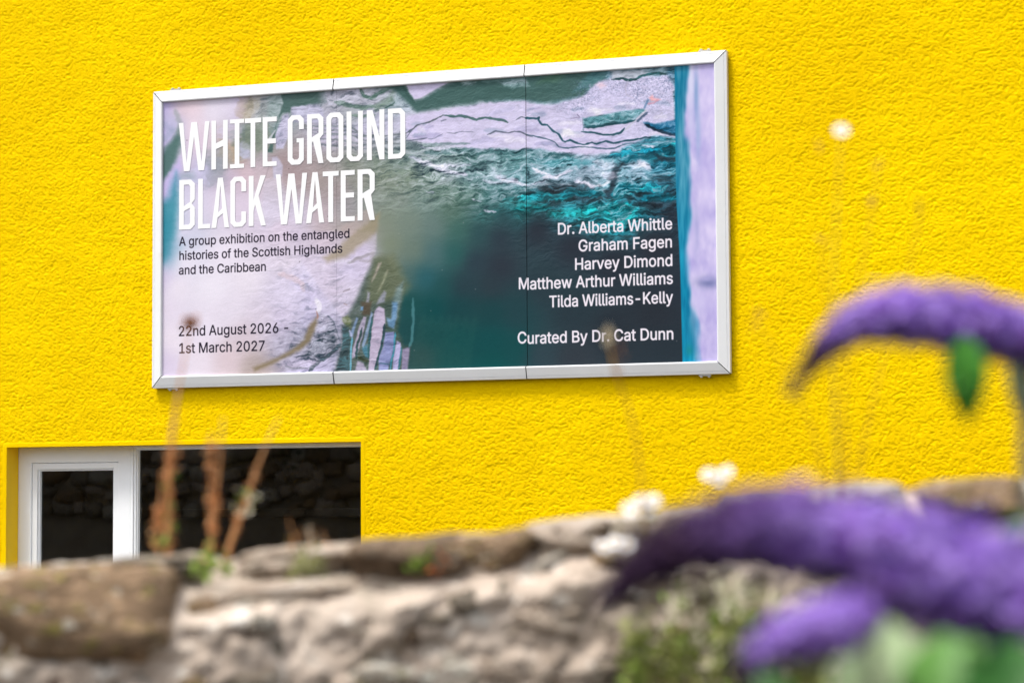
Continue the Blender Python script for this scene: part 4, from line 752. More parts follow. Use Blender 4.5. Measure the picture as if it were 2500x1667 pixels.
# four printed panels' worth of artwork on three sheets
AW, AH = 1620, 780
ax0, ax1, az0, az1 = -1.4965, 1.4965, -.7225, .7225
ux = ax0 + (ax1 - ax0) * (np.arange(AW) + .5) / AW; uz = az1 - (az1 - az0) * (np.arange(AH) + .5) / AH
UX, UZ = np.meshgrid(ux, uz)
D = np.stack([UX - CAM.x, np.full_like(UX, -.035 - CAM.y), UZ + PZ - CAM.z], -1)
zf = D @ np.array(_fw)
AX = (W_PX / 2 + F_PX * (D @ np.array(_r2)) / zf).astype(np.float32); AY = (H_PX / 2 - F_PX * (D @ np.array(_u2)) / zf).astype(np.float32)
art = paint_artwork(AX, AY)
YL = -.0365
CAPH = 0.509
def print_text(body, L, Rr, cap, ink, weight=0.0, off=(340, 180), k=3.136):
    """Print a line of plain lettering into the artwork, set between two traced baseline ends."""
    a = on_plane(off[0] + L[0] / k, off[1] + L[1] / k, YL); b_ = on_plane(off[0] + Rr[0] / k, off[1] + Rr[1] / k, YL)
    glyphs = []; xx = 0; allx = []
    for chh in body:
        adv, enc = GLYPHS[chh]; segs = []
        for spl in (enc.split(';') if enc else []):
            kn = [[int(v) / 1000 for v in q.split(',')] for q in spl.split(' ')]; n_ = len(kn); pts = []
            for i_ in range(n_):
                p0 = kn[i_][2:4]; p1 = kn[i_][4:6]; q_ = kn[(i_ + 1) % n_]; p2 = q_[0:2]; p3 = q_[2:4]
                for t_ in (0, .25, .5, .75):
                    m_ = 1 - t_; pts.append([m_**3*p0[c_] + 3*m_*m_*t_*p1[c_] + 3*m_*t_*t_*p2[c_] + t_**3*p3[c_] for c_ in (0, 1)])
            pts = np.array(pts); pts[:, 0] += xx; segs.append(pts); allx += [pts[:, 0].min(), pts[:, 0].max()]
        if segs: glyphs.append(segs)
        xx += adv / 1000
    x0, x1 = min(allx), max(allx); sxx = (b_.x - a.x) / (x1 - x0); szz = cap / CAPH; zb = (a.z + b_.z) / 2 - PZ
    pw = (ax1 - ax0) / AW
    for segs in glyphs:
        segs = [np.stack([(q[:, 0] - x0) * sxx + a.x, q[:, 1] * szz + zb], 1) for q in segs]
        mn = np.min([q.min(0) for q in segs], 0) - .012; mx_ = np.max([q.max(0) for q in segs], 0) + .012
        c0 = max(int((mn[0] - ax0) / pw), 0); c1 = int((mx_[0] - ax0) / pw) + 1; r0 = int((az1 - mx_[1]) / pw); r1 = int((az1 - mn[1]) / pw) + 1
        gx_ = UX[r0:r1, c0:c1]; gz_ = UZ[r0:r1, c0:c1] - np.where(UX[r0:r1, c0:c1] < .5255, .0035 if a.x > .2 else 0, 0)
        wn = np.zeros(gx_.shape, int); best = np.full(gx_.shape, 1e9)
        for q in segs:
            q2 = np.roll(q, -1, 0)
            for (xa, za), (xb, zb_) in zip(q, q2):
                if abs(xa - xb) + abs(za - zb_) < 1e-9: continue
                cr_ = (xb - xa) * (gz_ - za) - (gx_ - xa) * (zb_ - za)
                wn += ((za <= gz_) & (zb_ > gz_) & (cr_ > 0)).astype(int) - ((za > gz_) & (zb_ <= gz_) & (cr_ < 0)).astype(int)
                ex, ez = xb - xa, zb_ - za; t_ = np.clip(((gx_ - xa) * ex + (gz_ - za) * ez) / (ex * ex + ez * ez), 0, 1)
                best = np.minimum(best, (gx_ - xa - t_ * ex) ** 2 + (gz_ - za - t_ * ez) ** 2)
        sd_ = np.where(wn != 0, 1, -1) * np.sqrt(best)
        al = np.clip((sd_ + weight) / pw + .5, 0, 1)[..., None]
        art[r0:r1, c0:c1] = art[r0:r1, c0:c1] * (1 - al) + np.array(ink) / 255 * al
for body, L, Rr in (('A group exhibition on the entangled', (305, 1320), (1607, 1254)), ('histories of the Scottish Highlands', (307, 1429), (1553, 1368)), ('and the Caribbean', (303, 1540), (967, 1507))):
    print_text(body, L, Rr, .0455, (30, 24, 38), .0007)
for body, L, Rr in (('22nd August 2026 -', (303, 882), (1138, 849)), ('1st March 2027', (306, 1012), (958, 989))):
    print_text(body, L, Rr, .0510, (30, 24, 38), .0007, (340, 540), 3.136)
for body, L, Rr in (('Dr. Alberta Whittle', (920, 213), (1737, 176)), ('Graham Fagen', (1068, 336), (1735, 304)), ('Harvey Dimond', (1043, 467), (1738, 438)),
                    ('Matthew Arthur Williams', (638, 607), (1742, 570)), ('Tilda Williams-Kelly', (858, 736), (1743, 703)), ('Curated By Dr. Cat Dunn', (630, 997), (1745, 967))):
    print_text(body, L, Rr, .0555, (244, 236, 246), .0016, (1050, 500), 2.94)
im = bpy.data.images.new('exhibition_artwork', AW, AH, alpha=False)
px = np.ones((AH, AW, 4), np.float32); px[..., :3] = art[::-1]
im.pixels.foreach_set(px.ravel()); im.update(); im.pack()
mp_ = bpy.data.materials.new('printed_sheet'); mp_.use_nodes = True; t = mp_.node_tree
b = t.nodes['Principled BSDF']; b.inputs['Roughness'].default_value = .45; b.inputs['Specular IOR Level'].default_value = .06
ti = t.nodes.new('ShaderNodeTexImage'); ti.image = im; ti.interpolation = 'Cubic'; ti.extension = 'EXTEND'
mul = t.nodes.new('ShaderNodeMix'); mul.data_type = 'RGBA'; mul.blend_type = 'MULTIPLY'; mul.inputs['Factor'].default_value = 1; mul.inputs['B'].default_value = (.82, .82, .82, 1)
t.links.new(ti.outputs[0], mul.inputs['A']); t.links.new(mul.outputs['Result'], b.inputs['Base Color'])
nzb = t.nodes.new('ShaderNodeTexNoise'); nzb.inputs['Scale'].default_value = 3.0
tcb = t.nodes.new('ShaderNodeTexCoord'); t.links.new(tcb.outputs['Object'], nzb.inputs['Vector'])
bpb = t.nodes.new('ShaderNodeBump'); bpb.inputs['Distance'].default_value = .004; bpb.inputs['Strength'].default_value = .5
t.links.new(nzb.outputs['Fac'], bpb.inputs['Height']); t.links.new(bpb.outputs[0], b.inputs['Normal'])
for (p0, p1, yy) in ((ax0, -.4985, -.035), (-.4975, .5235, -.035), (.5275, ax1, -.0375)):
    bm = bmesh.new(); bm_box(bm, (p0, yy, az0 + PZ), (p1, yy + .003, az1 + PZ))
    uv = bm.loops.layers.uv.new('UVMap')
    for f in bm.faces:
        for lp in f.loops:
            c = lp.vert.co; lp[uv].uv = ((c.x - ax0) / (ax1 - ax0), (c.z - PZ - az0) / (az1 - az0))
    put('poster_panel', bm_done(bm, 'poster_panel'), mp_, bb)
# fixing clips above and below the frame
M_ZINC = mat('zinc_clip', (.55, .55, .52), .4, metal=.6, var=(.45, .45, .43), scale=30)
for (X_, Y_) in ((430, 212), (1721, 122), (424, 951), (1722, 917)):
    c = on_plane(X_, Y_, -.02); top = c.z > PZ
    zc = PZ + (BH / 2 + .0015 if top else -BH / 2 - .0015); sg = 1 if top else -1
    bm = bmesh.new()
    z_a, z_b = sorted((zc, zc + sg * .006)); bm_box(bm, (c.x - .03, -.030, z_a), (c.x + .03, -.012, z_b), .001)
    for q in (-.018, .02):
        z_a, z_b = sorted((zc + sg * .0062, zc + sg * .013)); bm_box(bm, (c.x + q - .006, -.028, z_a), (c.x + q + .006, -.018, z_b), .0015)
    put('fixing_clip', bm_done(bm, 'fixing_clip'), M_ZINC, bb)

# ---------------------------------------------------------------- lettering
def ch(w, h, c, x0=0, y0=0):   # chamfered rectangle
    return [(x0 + c, y0), (x0 + w - c, y0), (x0 + w, y0 + c), (x0 + w, y0 + h - c), (x0 + w - c, y0 + h), (x0 + c, y0 + h), (x0, y0 + h - c), (x0, y0 + c)]
def glyph(c, w):
    """Outline loops of the condensed chamfered capitals; height 1, width w, stem s."""
    s = .106; k = .062; kk = .03
    if c == 'I': return [[(0,0),(w,0),(w,.085),(w/2+s/2,.085),(w/2+s/2,.915),(w,.915),(w,1),(0,1),(0,.915),(w/2-s/2,.915),(w/2-s/2,.085),(0,.085)]]
    if c == 'T': return [[(w/2-s/2,0),(w/2+s/2,0),(w/2+s/2,.905),(w,.905),(w,1),(0,1),(0,.905),(w/2-s/2,.905)]]
    if c == 'L': return [[(0,0),(w,0),(w,.09),(s,.09),(s,1),(0,1)]]
    if c == 'E': return [[(0,0),(w,0),(w,.095),(s,.095),(s,.46),(w*.95,.46),(w*.95,.56),(s,.56),(s,.905),(w,.905),(w,1),(0,1)]]
    if c == 'H': return [[(0,0),(s,0),(s,.415),(w-s,.47),(w-s,0),(w,0),(w,1),(w-s,1),(w-s,.60),(s,.535),(s,1),(0,1)]]
    if c == 'N': return [[(0,0),(s,0),(s,.70),(w-s*1.0,0),(w,0),(w,1),(w-s,1),(w-s,.46),(s*1.15,1),(0,1)]]
    if c == 'O': return [ch(w, 1, .085), ch(w - 2*s, 1 - .19, .035, s, .095)]
    if c == 'U': return [[(.085,0),(w-.085,0),(w,.085),(w,1),(w-s,1),(w-s,.125),(w-s-.035,.09),(s+.035,.09),(s,.125),(s,1),(0,1),(0,.085)]]
    if c == 'D': return [[(0,0),(w-.09,0),(w,.09),(w,.91),(w-.09,1),(0,1)], [(s,.095),(w-s-.03,.095),(w-s,.125),(w-s,.875),(w-s-.03,.905),(s,.905)]]
    if c == 'B': return [[(0,0),(w-.09,0),(w,.085),(w,.43),(w-.07,.52),(w,.60),(w,.915),(w-.09,1),(0,1)], [(s,.095),(w-s-.03,.095),(w-s,.13),(w-s,.43),(s,.37)], [(s,.47),(w-s,.55),(w-s,.86),(w-s-.03,.90),(s,.90)]]
    if c == 'C': return [[(.085,0),(w-.085,0),(w,.085),(w,.30),(w-s,.30),(w-s,.125),(w-s-.035,.09),(s+.035,.09),(s,.125),(s,.875),(s+.035,.91),(w-s-.035,.91),(w-s,.875),(w-s,.70),(w,.70),(w,.915),(w-.085,1),(.085,1),(0,.915),(0,.085)]]
    if c == 'G': return [[(.085,0),(w-.085,0),(w,.085),(w,.53),(w*.55,.53),(w*.55,.445),(w-s,.445),(w-s,.14),(w-s-.035,.10),(s+.035,.10),(s,.14),(s,.87),(s+.035,.905),(w-s-.035,.905),(w-s,.87),(w-s,.71),(w,.71),(w,.915),(w-.085,1),(.085,1),(0,.915),(0,.085)]]
    if c == 'R': return [[(0,0),(s,0),(s,.43),(s*1.25,.445),(w-s*1.02,0),(w,0),(w-s*.72,.50),(w,.585),(w,.915),(w-.09,1),(0,1)], [(s,.53),(w-s,.61),(w-s,.86),(w-s-.03,.905),(s,.905)]]
    if c == 'K': return [[(0,0),(s,0),(s,.30),(s*1.35,.42),(w-s,0),(w,0),(s*2.05,.60),(w*.985,1),(w-s*1.15,1),(s,.52),(s,1),(0,1)]]
    if c == 'A': return [[(0,0),(s,0),(s*1.28,.205),(w-s*1.32,.285),(w-s,0),(w,0),(w*.60+s*.15,1),(w*.40-s*.15,1)], [(s*1.42,.31),(w-s*1.47,.385),(w*.5,.86)]]
    if c == 'W': return [[(w*.17,0),(w*.17+s*1.25,0),(w*.5,.70),(w*.83-s*1.25,0),(w*.83,0),(w,1),(w-s*.98,1),(w*.745,.17),(w*.5+s*.62,1),(w*.5-s*.62,1),(w*.255,.17),(s*.98,1),(0,1)]]
    raise KeyError(c)

def curve_mesh(loops_list, name):
    cu = bpy.data.curves.new(name, 'CURVE'); cu.dimensions = '2D'; cu.fill_mode = 'BOTH'; cu.extrude = .0003
    for lp in loops_list:
        sp = cu.splines.new('POLY'); sp.points.add(len(lp) - 1); sp.use_cyclic_u = True
        for q, (x, y) in zip(sp.points, lp): q.co = (x, y, 0, 1)
    o = bpy.data.objects.new(name, cu); COL.objects.link(o)
    dg = bpy.context.evaluated_depsgraph_get(); dg.update()
    me = bpy.data.meshes.new_from_object(o.evaluated_get(dg))
    bpy.data.objects.remove(o); bpy.data.curves.remove(cu)
    return me

M_WT = mat('white_vinyl', (.84, .84, .85), .35, var=(.83, .83, .84), scale=4)
YL = -.0365
def place_title(letters, off=(340, 180), k=3.136):
    """letters: (char, x of left edge, x of right edge, y of top, y of bottom) as traced."""
    loops = []
    zs0 = []; zs1 = []; ents = []
    for c, xl, xr, yt, yb in letters:
        bl = on_plane(off[0] + xl / k, off[1] + yb / k, YL); br = on_plane(off[0] + xr / k, off[1] + yb / k, YL); tp = on_plane(off[0] + (xl + xr) / 2 / k, off[1] + yt / k, YL); bo = on_plane(off[0] + (xl + xr) / 2 / k, off[1] + yb / k, YL)
        ents.append((c, bl.x, br.x)); zs0.append(bo.z); zs1.append(tp.z)
    z0 = float(np.median(zs0)); hgt = float(np.median(zs1)) - z0
    for c, x0, x1 in ents:
        for lp in glyph(c, (x1 - x0) / hgt):
            loops.append([(x0 + u * hgt, z0 + v * hgt) for u, v in lp])
    me = curve_mesh(loops, 'title_lettering')
    me.transform(Matrix(((1, 0, 0, 0), (0, 0, -1, YL), (0, 1, 0, 0), (0, 0, 0, 1))))
    o = put('title_lettering', me, M_WT, bb); return z0, hgt
def lt(s, xs, top0, top1, bot0, bot1):
    x_a, x_b = xs[0][0], xs[-1][1]; out = []
    for c, (a, b2) in zip(s, xs):
        t_ = ((a + b2) / 2 - x_a) / (x_b - x_a); out.append((c, a, b2, top0 + (top1 - top0) * t_, bot0 + (bot1 - bot0) * t_))
    return out
r1 = place_title(lt('WHITEGROUND', [(302,537),(552,677),(695,802),(808,932),(945,1052),(1137,1260),(1285,1410),(1433,1563),(1588,1713),(1743,1877),(1905,2037)], 380, 262, 752, 646))
r2 = place_title(lt('BLACKWATER', [(305,425),(450,543),(553,688),(697,818),(838,970),(1045,1285),(1277,1415),(1405,1527),(1543,1650),(1672,1803)], 815, 729, 1198, 1117))

# ---------------------------------------------------------------- rubble wall in the foreground
DW = 3.3
FH = Vector((math.sin(YAW), math.cos(YAW), 0)); RH = Vector((math.cos(YAW), -math.sin(YAW), 0))
def wl(u, z, wd):       # wall frame: u along the wall, z up, wd away from the street
    return Vector((CAM.x, CAM.y, 0)) + RH * u + FH * (DW + wd) + Vector((0, 0, z))
def px_uz(X, Y):
    p = at(X, Y, DW); return (p - CAM).dot(RH), p.z
TOPX = [(-200,1410),(0,1392),(130,1380),(300,1366),(425,1362),(460,1372),(510,1376),(600,1366),(880,1342),(1060,1322),(1275,1298),(1490,1262),(1800,1232),(2070,1192),(2210,1186),(2250,1208),(2290,1204),(2310,1190),(2500,1168),(2700,1150)]
TU = [px_uz(x, y) for x, y in TOPX]
def wtop(u):
    return float(np.interp(u, [a[0] for a in TU], [a[1] for a in TU])) if TU[0][0] <= u <= TU[-1][0] else (TU[0][1] + (u - TU[0][0]) * .085 if u < TU[0][0] else TU[-1][1] + (u - TU[-1][0]) * .085)
stone_wall = empty('rubble_stone_wall', wl(0, 0, .2), 'low blurred rubble stone wall with pale mortar running across the bottom foreground', 'stone wall')

def core_mesh():
    us = np.concatenate([np.linspace(-3.2, -.85, 40)[:-1], np.arange(-.85, .86, .009), np.linspace(.86, 3.2, 40)[1:]])
    path = []          # (param type) front up, slope back, top, back down
    for s in list(np.linspace(0, 1, 9)[:-1]) + list(np.linspace(1, 2, 44)): path.append(('f', s))
    for s in np.linspace(0, 1, 26)[1:]: path.append(('s', s))
    for s in np.linspace(0, 1, 16)[1:]: path.append(('t', s))
    for s in np.linspace(0, 1, 12)[1:]: path.append(('b', s))
    V = []; nu = len(us)
    for kind, s in path:
        for u in us:
            t = wtop(u)
            zf = (t - .36) * s if s < 1 else t - .36 + .275 * (s - 1)
            zz = {'f': zf, 's': t - .085 + .085 * s, 't': t, 'b': t * (1 - s)}[kind]; ww = {'f': 0, 's': .13 * s, 't': .13 + .27 * s, 'b': .4}[kind]
            n = mnoise.fractal(Vector((u * 15, zz * 19, ww * 15 + 3.3)), .8, 2.2, 6)
            n2 = mnoise.noise(Vector((u * 55, zz * 60, ww * 50)))
            if kind == 'f': z = zf; wd = .020 + .015 * n + .010 * n2
            elif kind == 's': z = t - .085 + .085 * s ** .8; wd = .018 + .13 * s + .018 * n + .008 * n2; z += .009 * n * (1 - s * .3)
            elif kind == 't': z = t + .008 * n - .01 * s + .003 * n2; wd = .158 + .27 * s
            else: z = (t - .01) * (1 - s); wd = .428 + .02 * n
            p = wl(u, z, wd); V.append(p[:])
    F = []
    for j in range(len(path) - 1):
        b = j * nu
        for i in range(nu - 1): F.append((b + i, b + i + 1, b + nu + i + 1, b + nu + i))
    return np_mesh('mortar', V, F)
M_MORT = mat('lime_mortar', (.46, .37, .295), .9, var=(.64, .54, .45), scale=9, bump=.004, bscale=70, spec=.2,
             extra=[((.38, .32, .25), 7, .54, .66, 1.), ((.78, .72, .64), 26, .58, .66, 2.), ((.17, .145, .11), 30, .60, .68, 3.), ((.22, .20, .10), 11, .62, .70, 5.)])
put('mortar', core_mesh(), M_MORT, stone_wall)

def stone_mat(name, a, b, lich, moss=None, k=1.0):
    ex = [(tuple(min(.8, c * 1.6) for c in b), 11, .56, .64, random.random() * 9), (tuple(c * .45 for c in a), 9, .58, .66, random.random() * 9), ((*lich,), 8, .60, .66, random.random() * 9), ((a[0] * .45, a[1] * .45, a[2] * .45), 9, .60, .72, random.random() * 9)]
    if moss: ex.append((moss, 11, .58, .66, random.random() * 9))
    return mat(name, a, .88, var=b, scale=5, bump=.004, bscale=60, extra=ex, spec=.2)
SM = {
    'brown': stone_mat('brown_sandstone', (.20, .135, .08), (.37, .25, .155), (.58, .52, .42), (.26, .22, .06)),
    'dark': stone_mat('dark_brown_stone', (.14, .095, .062), (.23, .165, .11), (.34, .28, .22)),
    'grey': stone_mat('grey_whinstone', (.21, .172, .132), (.36, .30, .235), (.52, .50, .44), (.16, .15, .05)),
    'pale': stone_mat('pale_lichened_stone', (.42, .36, .29), (.56, .50, .43), (.72, .72, .66), (.22, .19, .08)),
    'pink': stone_mat('pink_granite', (.40, .31, .24), (.55, .45, .36), (.70, .62, .54)),
    'red': stone_mat('red_sandstone', (.30, .14, .11), (.36, .19, .15), (.48, .38, .32)),
}
_stone_cache = {}
def stone_mesh(seed, fine):
    key = (seed, fine)
    if key in _stone_cache: return _stone_cache[key]
    n = 9 if fine else 5
    V = []; F = []
    for ax in range(3):
        for sg in (-1, 1):
            b = len(V)
            for j in range(n + 1):
                for i in range(n + 1):
                    p = [0, 0, 0]; p[ax] = sg; p[(ax + 1) % 3] = -1 + 2 * i / n; p[(ax + 2) % 3] = -1 + 2 * j / n
                    q = Vector(p); pn = (abs(q.x) ** 5 + abs(q.y) ** 5 + abs(q.z) ** 5) ** .2
                    q = q / pn
                    f = 1 + .16 * mnoise.noise(q * 1.1 + Vector((seed * 7.1, 0, 0))) + .09 * mnoise.fractal(q * 3.1 + Vector((0, seed * 3.7, 0)), 1, 2, 3)
                    V.append((q * f * .5)[:])
            for j in range(n):
                for i in range(n):
                    a = b + j * (n + 1) + i; f_ = (a, a + 1, a + n + 2, a + n + 1); F.append(f_ if sg > 0 else f_[::-1])
    me = np_mesh('stone', V, F); bm = bmesh.new(); bm.from_mesh(me); bmesh.ops.remove_doubles(bm, verts=bm.verts, dist=1e-4); bm.to_mesh(me); bm.free()
    me.polygons.foreach_set('use_smooth', [True] * len(me.polygons))
    _stone_cache[key] = me; return me
_stone_by = {}
def stone(parent, c, w_, h_, dp, rot, kind, seed, basis, fine=True):
    key = (seed, fine, kind)
    if key not in _stone_by:
        me = stone_mesh(seed, fine).copy(); me.materials.append(SM[kind]); _stone_by[key] = me
    o = bpy.data.objects.new('stone', _stone_by[key]); COL.objects.link(o); o.parent = parent
    r_, f_ = basis
    ca, sa = math.cos(rot), math.sin(rot)
    X_ = r_ * ca + Vector((0, 0, 1)) * sa; Z_ = -r_ * sa + Vector((0, 0, 1)) * ca
    m = Matrix.Identity(4)
    for i in range(3): m[i][0] = X_[i] * w_; m[i][1] = f_[i] * dp; m[i][2] = Z_[i] * h_; m[i][3] = (c - wloc(parent))[i]
    o.matrix_local = m
    return o
BAS = (RH, FH)
hero = [  # centre x, y, width, height on the drafting grid, tilt, kind, set back
    (195,1500,500,240,2,'brown',.035), (330,1392,290,62,3,'grey',.17), (715,1378,340,84,4,'pink',.19), (985,1368,300,112,5,'dark',.14), (1190,1352,230,100,6,'brown',.15),
    (1400,1322,230,110,8,'pink',.17), (1335,1392,150,62,26,'pale',.09), (1560,1335,150,130,-10,'grey',.12), (1720,1300,230,130,6,'pink',.15), (1900,1265,220,140,4,'grey',.15),
    (2135,1238,205,128,3,'pale',.14), (2405,1222,250,112,5,'brown',.13), (2390,1345,270,120,2,'grey',.07), (2170,1370,220,120,-4,'pale',.07), (1950,1400,210,110,5,'grey',.06),
    (1760,1420,170,100,0,'grey',.06), (1545,1450,190,90,8,'pale',.06), (1500,1370,120,60,-8,'brown',.07),
    (650,1480,440,124,5,'pink',.075), (1030,1450,440,140,8,'pink',.08), (610,1590,330,92,-3,'pale',.065), (650,1672,460,92,2,'grey',.05),
    (90,1668,200,96,0,'red',.06), (290,1672,200,84,0,'pale',.06), (980,1545,340,88,10,'grey',.058), (1010,1655,330,130,8,'pale',.05),
    (1285,1640,230,120,3,'pink',.05), (1330,1520,230,110,-4,'pink',.055), (1470,1655,200,100,2,'grey',.055),
    (1600,1560,260,120,4,'pink',.05), (1660,1676,220,90,0,'brown',.05), (1850,1520,260,120,3,'grey',.05), (1900,1650,260,130,0,'pink',.05), (2110,1520,250,140,-3,'brown',.05),
    (2160,1660,250,130,0,'grey',.05), (2400,1500,270,150,4,'pink',.05), (2420,1660,260,150,0,'brown',.05),
]
for i, (x, y, w_, h_, rt, kd, sb) in enumerate(hero):
    u, z = px_uz(x, y); s = DW / F_PX
    dp = .19 if sb < .1 else .26
    stone(stone_wall, wl(u, z, sb + .06 if sb < .1 else sb + .03), w_ * s, h_ * s * .98, dp, R(rt), kd, i % 11, BAS)
# small rubble and pinnings bedded in the mortar
rr = random.Random(19)
for i in range(12):
    X_ = rr.uniform(-20, 2520); Y_ = rr.uniform(1440, 1690) if rr.random() < .75 else rr.uniform(1400, 1480)
    if Y_ < 1490 - X_ * .06: continue
    if X_ < 440 and Y_ < 1610: continue
    u, z = px_uz(X_, Y_); sz_ = rr.uniform(.020, .045)
    stone(stone_wall, wl(u, z, .03 + rr.uniform(0, .03) + max(0, (z - wtop(u) + .085)) * 1.4), sz_ * rr.uniform(1, 1.7), sz_, .07, R(rr.uniform(-25, 25)), rr.choice(['pale', 'grey', 'pink', 'brown', 'pale', 'dark']), rr.randrange(11), BAS, False)
# the rest of the wall: courses down to the pavement and beyond the picture on both sides
kinds = ['brown', 'grey', 'pale', 'pink', 'dark', 'grey', 'pink', 'brown']
lowz = px_uz(1250, 1715)[1]
rr = random.Random(8)
def course(z, u0, u1, h_):
    u = u0
    while u < u1 - .05:
        w_ = min(rr.uniform(.13, .30), u1 - u)
        stone(stone_wall, wl(u + w_ / 2, z + h_ / 2 + rr.uniform(-.01, .01), .075), w_ - .018, h_ - .02, .19, R(rr.uniform(-4, 4)), rr.choice(kinds), rr.randrange(6), BAS, False); u += w_
z = lowz - .145
while z > .0:
    course(z, -2.0, 2.0, .14); z -= .145
for (a, b) in ((-2.0, -.72), (.73, 2.0)):
    for kz in range(3):
        course(lowz + kz * .09 + (a if a > 0 else a / 2) * .05 - .03, a, b, .09)

# ---------------------------------------------------------------- high garden wall behind the street, seen only in the window glass
bankw = empty('garden_retaining_wall', (-6, -14.4, 0), 'tall dark rubble retaining wall with hanging ivy, reflected in the window glass', 'retaining wall')
put('mortar', box_mesh((-17, -14.7, 0), (9, -14.25, 3.9), 0), mat('worn_mortar', (.28, .23, .18), .9, var=(.48, .41, .33), scale=4, bump=.01, bscale=20), bankw)
BB = (Vector((-1, 0, 0)), Vector((0, -1, 0)))
z = .2; rr = random.Random(3)
while z < 3.7:
    h_ = rr.uniform(.12, .26); u = -15.0 + rr.random() * .3
    vis = 1.3 < z < 3.6
    while u < (-3.5 if vis else -15):
        w_ = rr.uniform(.12, .42)
        stone(bankw, Vector((u + w_ / 2, -14.27, z + h_ / 2 + rr.uniform(-.05, .05))), w_ * rr.uniform(.85, 1.1), h_ * rr.uniform(.6, 1.05), .22 + rr.random() * .08, R(rr.uniform(-22, 22)), rr.choice(['grey', 'brown', 'pink', 'pale', 'pink']), rr.randrange(6), BB, False); u += w_
    z += h_

def leaf_cloud(name, pts, size, m, rnd, droop=.0, asp=.55):
    V = []; F = []
    for p in pts:
        d = Vector((rnd.gauss(0, 1), rnd.gauss(0, 1), rnd.gauss(0, .7) - droop)).normalized()
        s = size * rnd.uniform(.6, 1.3); a = d.cross(Vector((rnd.gauss(0, 1), rnd.gauss(0, 1), rnd.gauss(0, 1)))).normalized() * s * asp * .5
        nrm = d.cross(a).normalized() * s * .12
        b = len(V); V += [p[:], (p + d * s * .5 + a + nrm)[:], (p + d * s)[:], (p + d * s * .5 - a + nrm)[:]]; F.append((b, b + 1, b + 2, b + 3))
    return np_mesh(name, V, F, False)
def leaf_mat(name, a, b, rough=.5, spec=.3, sub=0.0):
    m = mat(name, a, rough, var=b, scale=16, spec=spec)
    if sub:
        m.node_tree.nodes['Principled BSDF'].inputs['Transmission Weight'].default_value = 0
    return m
M_IVY = leaf_mat('ivy_leaf', (.022, .045, .012), (.05, .085, .02))
pts = []; rr = random.Random(21)
for x in np.arange(-14, -3, .35):
    ln = rr.uniform(.4, 1.9)
    for q in range(int(70 * ln)):
        t = rr.random(); pts.append(Vector((x + rr.gauss(0, .13) * (1 - .5 * t), -14.08 + rr.gauss(0, .05), 3.95 - ln * t)))
iv = put('hanging_ivy', leaf_cloud('hanging_ivy', pts, .10, M_IVY, rr, .8), M_IVY, None)
iv['label'] = 'dark ivy hanging over the top of the retaining wall, seen in the glass'; iv['category'] = 'ivy'; iv['kind'] = 'stuff'

# ---------------------------------------------------------------- small plants growing on the rubble wall
M_STEM = mat('dry_stem', (.58, .25, .09), .7, var=(.72, .40, .19), scale=60, spec=.2, extra=[((.42, .42, .10), 30, .60, .68, 4.)])
M_WIRE = mat('thin_ochre_stem', (.42, .22, .02), .8, var=(.50, .28, .04), scale=60, spec=.05)
M_SEED = mat('rusty_seed_head', (.30, .11, .05), .8, var=(.48, .24, .10), scale=90, spec=.1)
M_GRN = leaf_mat('fresh_leaf', (.16, .26, .035), (.30, .40, .07))
M_GRN2 = leaf_mat('dull_grass', (.14, .17, .035), (.30, .29, .09))
M_RED = leaf_mat('red_leaf', (.50, .11, .03), (.62, .22, .06))
M_PET = mat('white_petal', (.88, .86, .85), .6, var=(.90, .87, .88), scale=50)
M_EYE = mat('yellow_florets', (.70, .48, .05), .7, var=(.55, .36, .04), scale=200)
M_CRM = mat('cream_seed_head', (.62, .54, .36), .8, var=(.72, .68, .56), scale=60)

def plant(name, root, label, cat, group=None):
    return empty(name, root, label, cat, group)
def pth(dpx, d, s=1.063):     # traced on the 2352-wide print
    return [at(x * s, y * s, d) for x, y in dpx]
def stem_part(parent, pts, r0, r1, m=None, n=7, k=18, name='stem'):
    sp = spline(pts, k); bm = bmesh.new(); tube(bm, sp, [r0 + (r1 - r0) * i / k for i in range(k + 1)], n)
    return put(name, bm_done(bm, name), m or M_STEM, parent, True), sp
def bracts(parent, sp, i0, i1, cnt, size, m, name, rnd, spread=.004, asp=.5):
    pts = []
    for q in range(cnt):
        t = rnd.uniform(i0, i1) * (len(sp) - 1); a = int(t); f = t - a; b = min(a + 1, len(sp) - 1)
        pts.append(sp[a].lerp(sp[b], f) + Vector((rnd.gauss(0, spread), rnd.gauss(0, spread), rnd.gauss(0, spread))))
    return put(name, leaf_cloud(name, pts, size, m, rnd, -.4, asp), m, parent)
rr = random.Random(44)
# tall russet dock stalk, left
p = plant('dry_stalk', pth([(388, 1330)], 3.42)[0], 'tallest russet dry stalk on the wall top, left, reaching over the billboard frame', 'dry plant', 'dry stalks on the wall')
_, sp = stem_part(p, pth([(390,1335),(385,1240),(388,1130),(392,1040),(402,950),(415,870),(430,790),(437,735)], 3.42), .0050, .0004)
bracts(p, sp, .0, .44, 200, .009, M_STEM, 'dry_leaf', rr, .0030)
bracts(p, sp, .06, .34, 26, .014, M_GRN, 'leaf', rr, .006)
bracts(p, sp, .46, .62, 40, .006, M_STEM, 'bract', rr, .002)
bracts(p, sp, .955, 1.0, 60, .010, M_SEED, 'seed_head', rr, .0030, .8)
_, s2 = stem_part(p, pth([(372,1320),(362,1230),(368,1160),(372,1080)], 3.42), .002, .001, name='side_stem')
bracts(p, s2, .0, .7, 70, .012, M_STEM, 'dry_leaf', rr, .004)
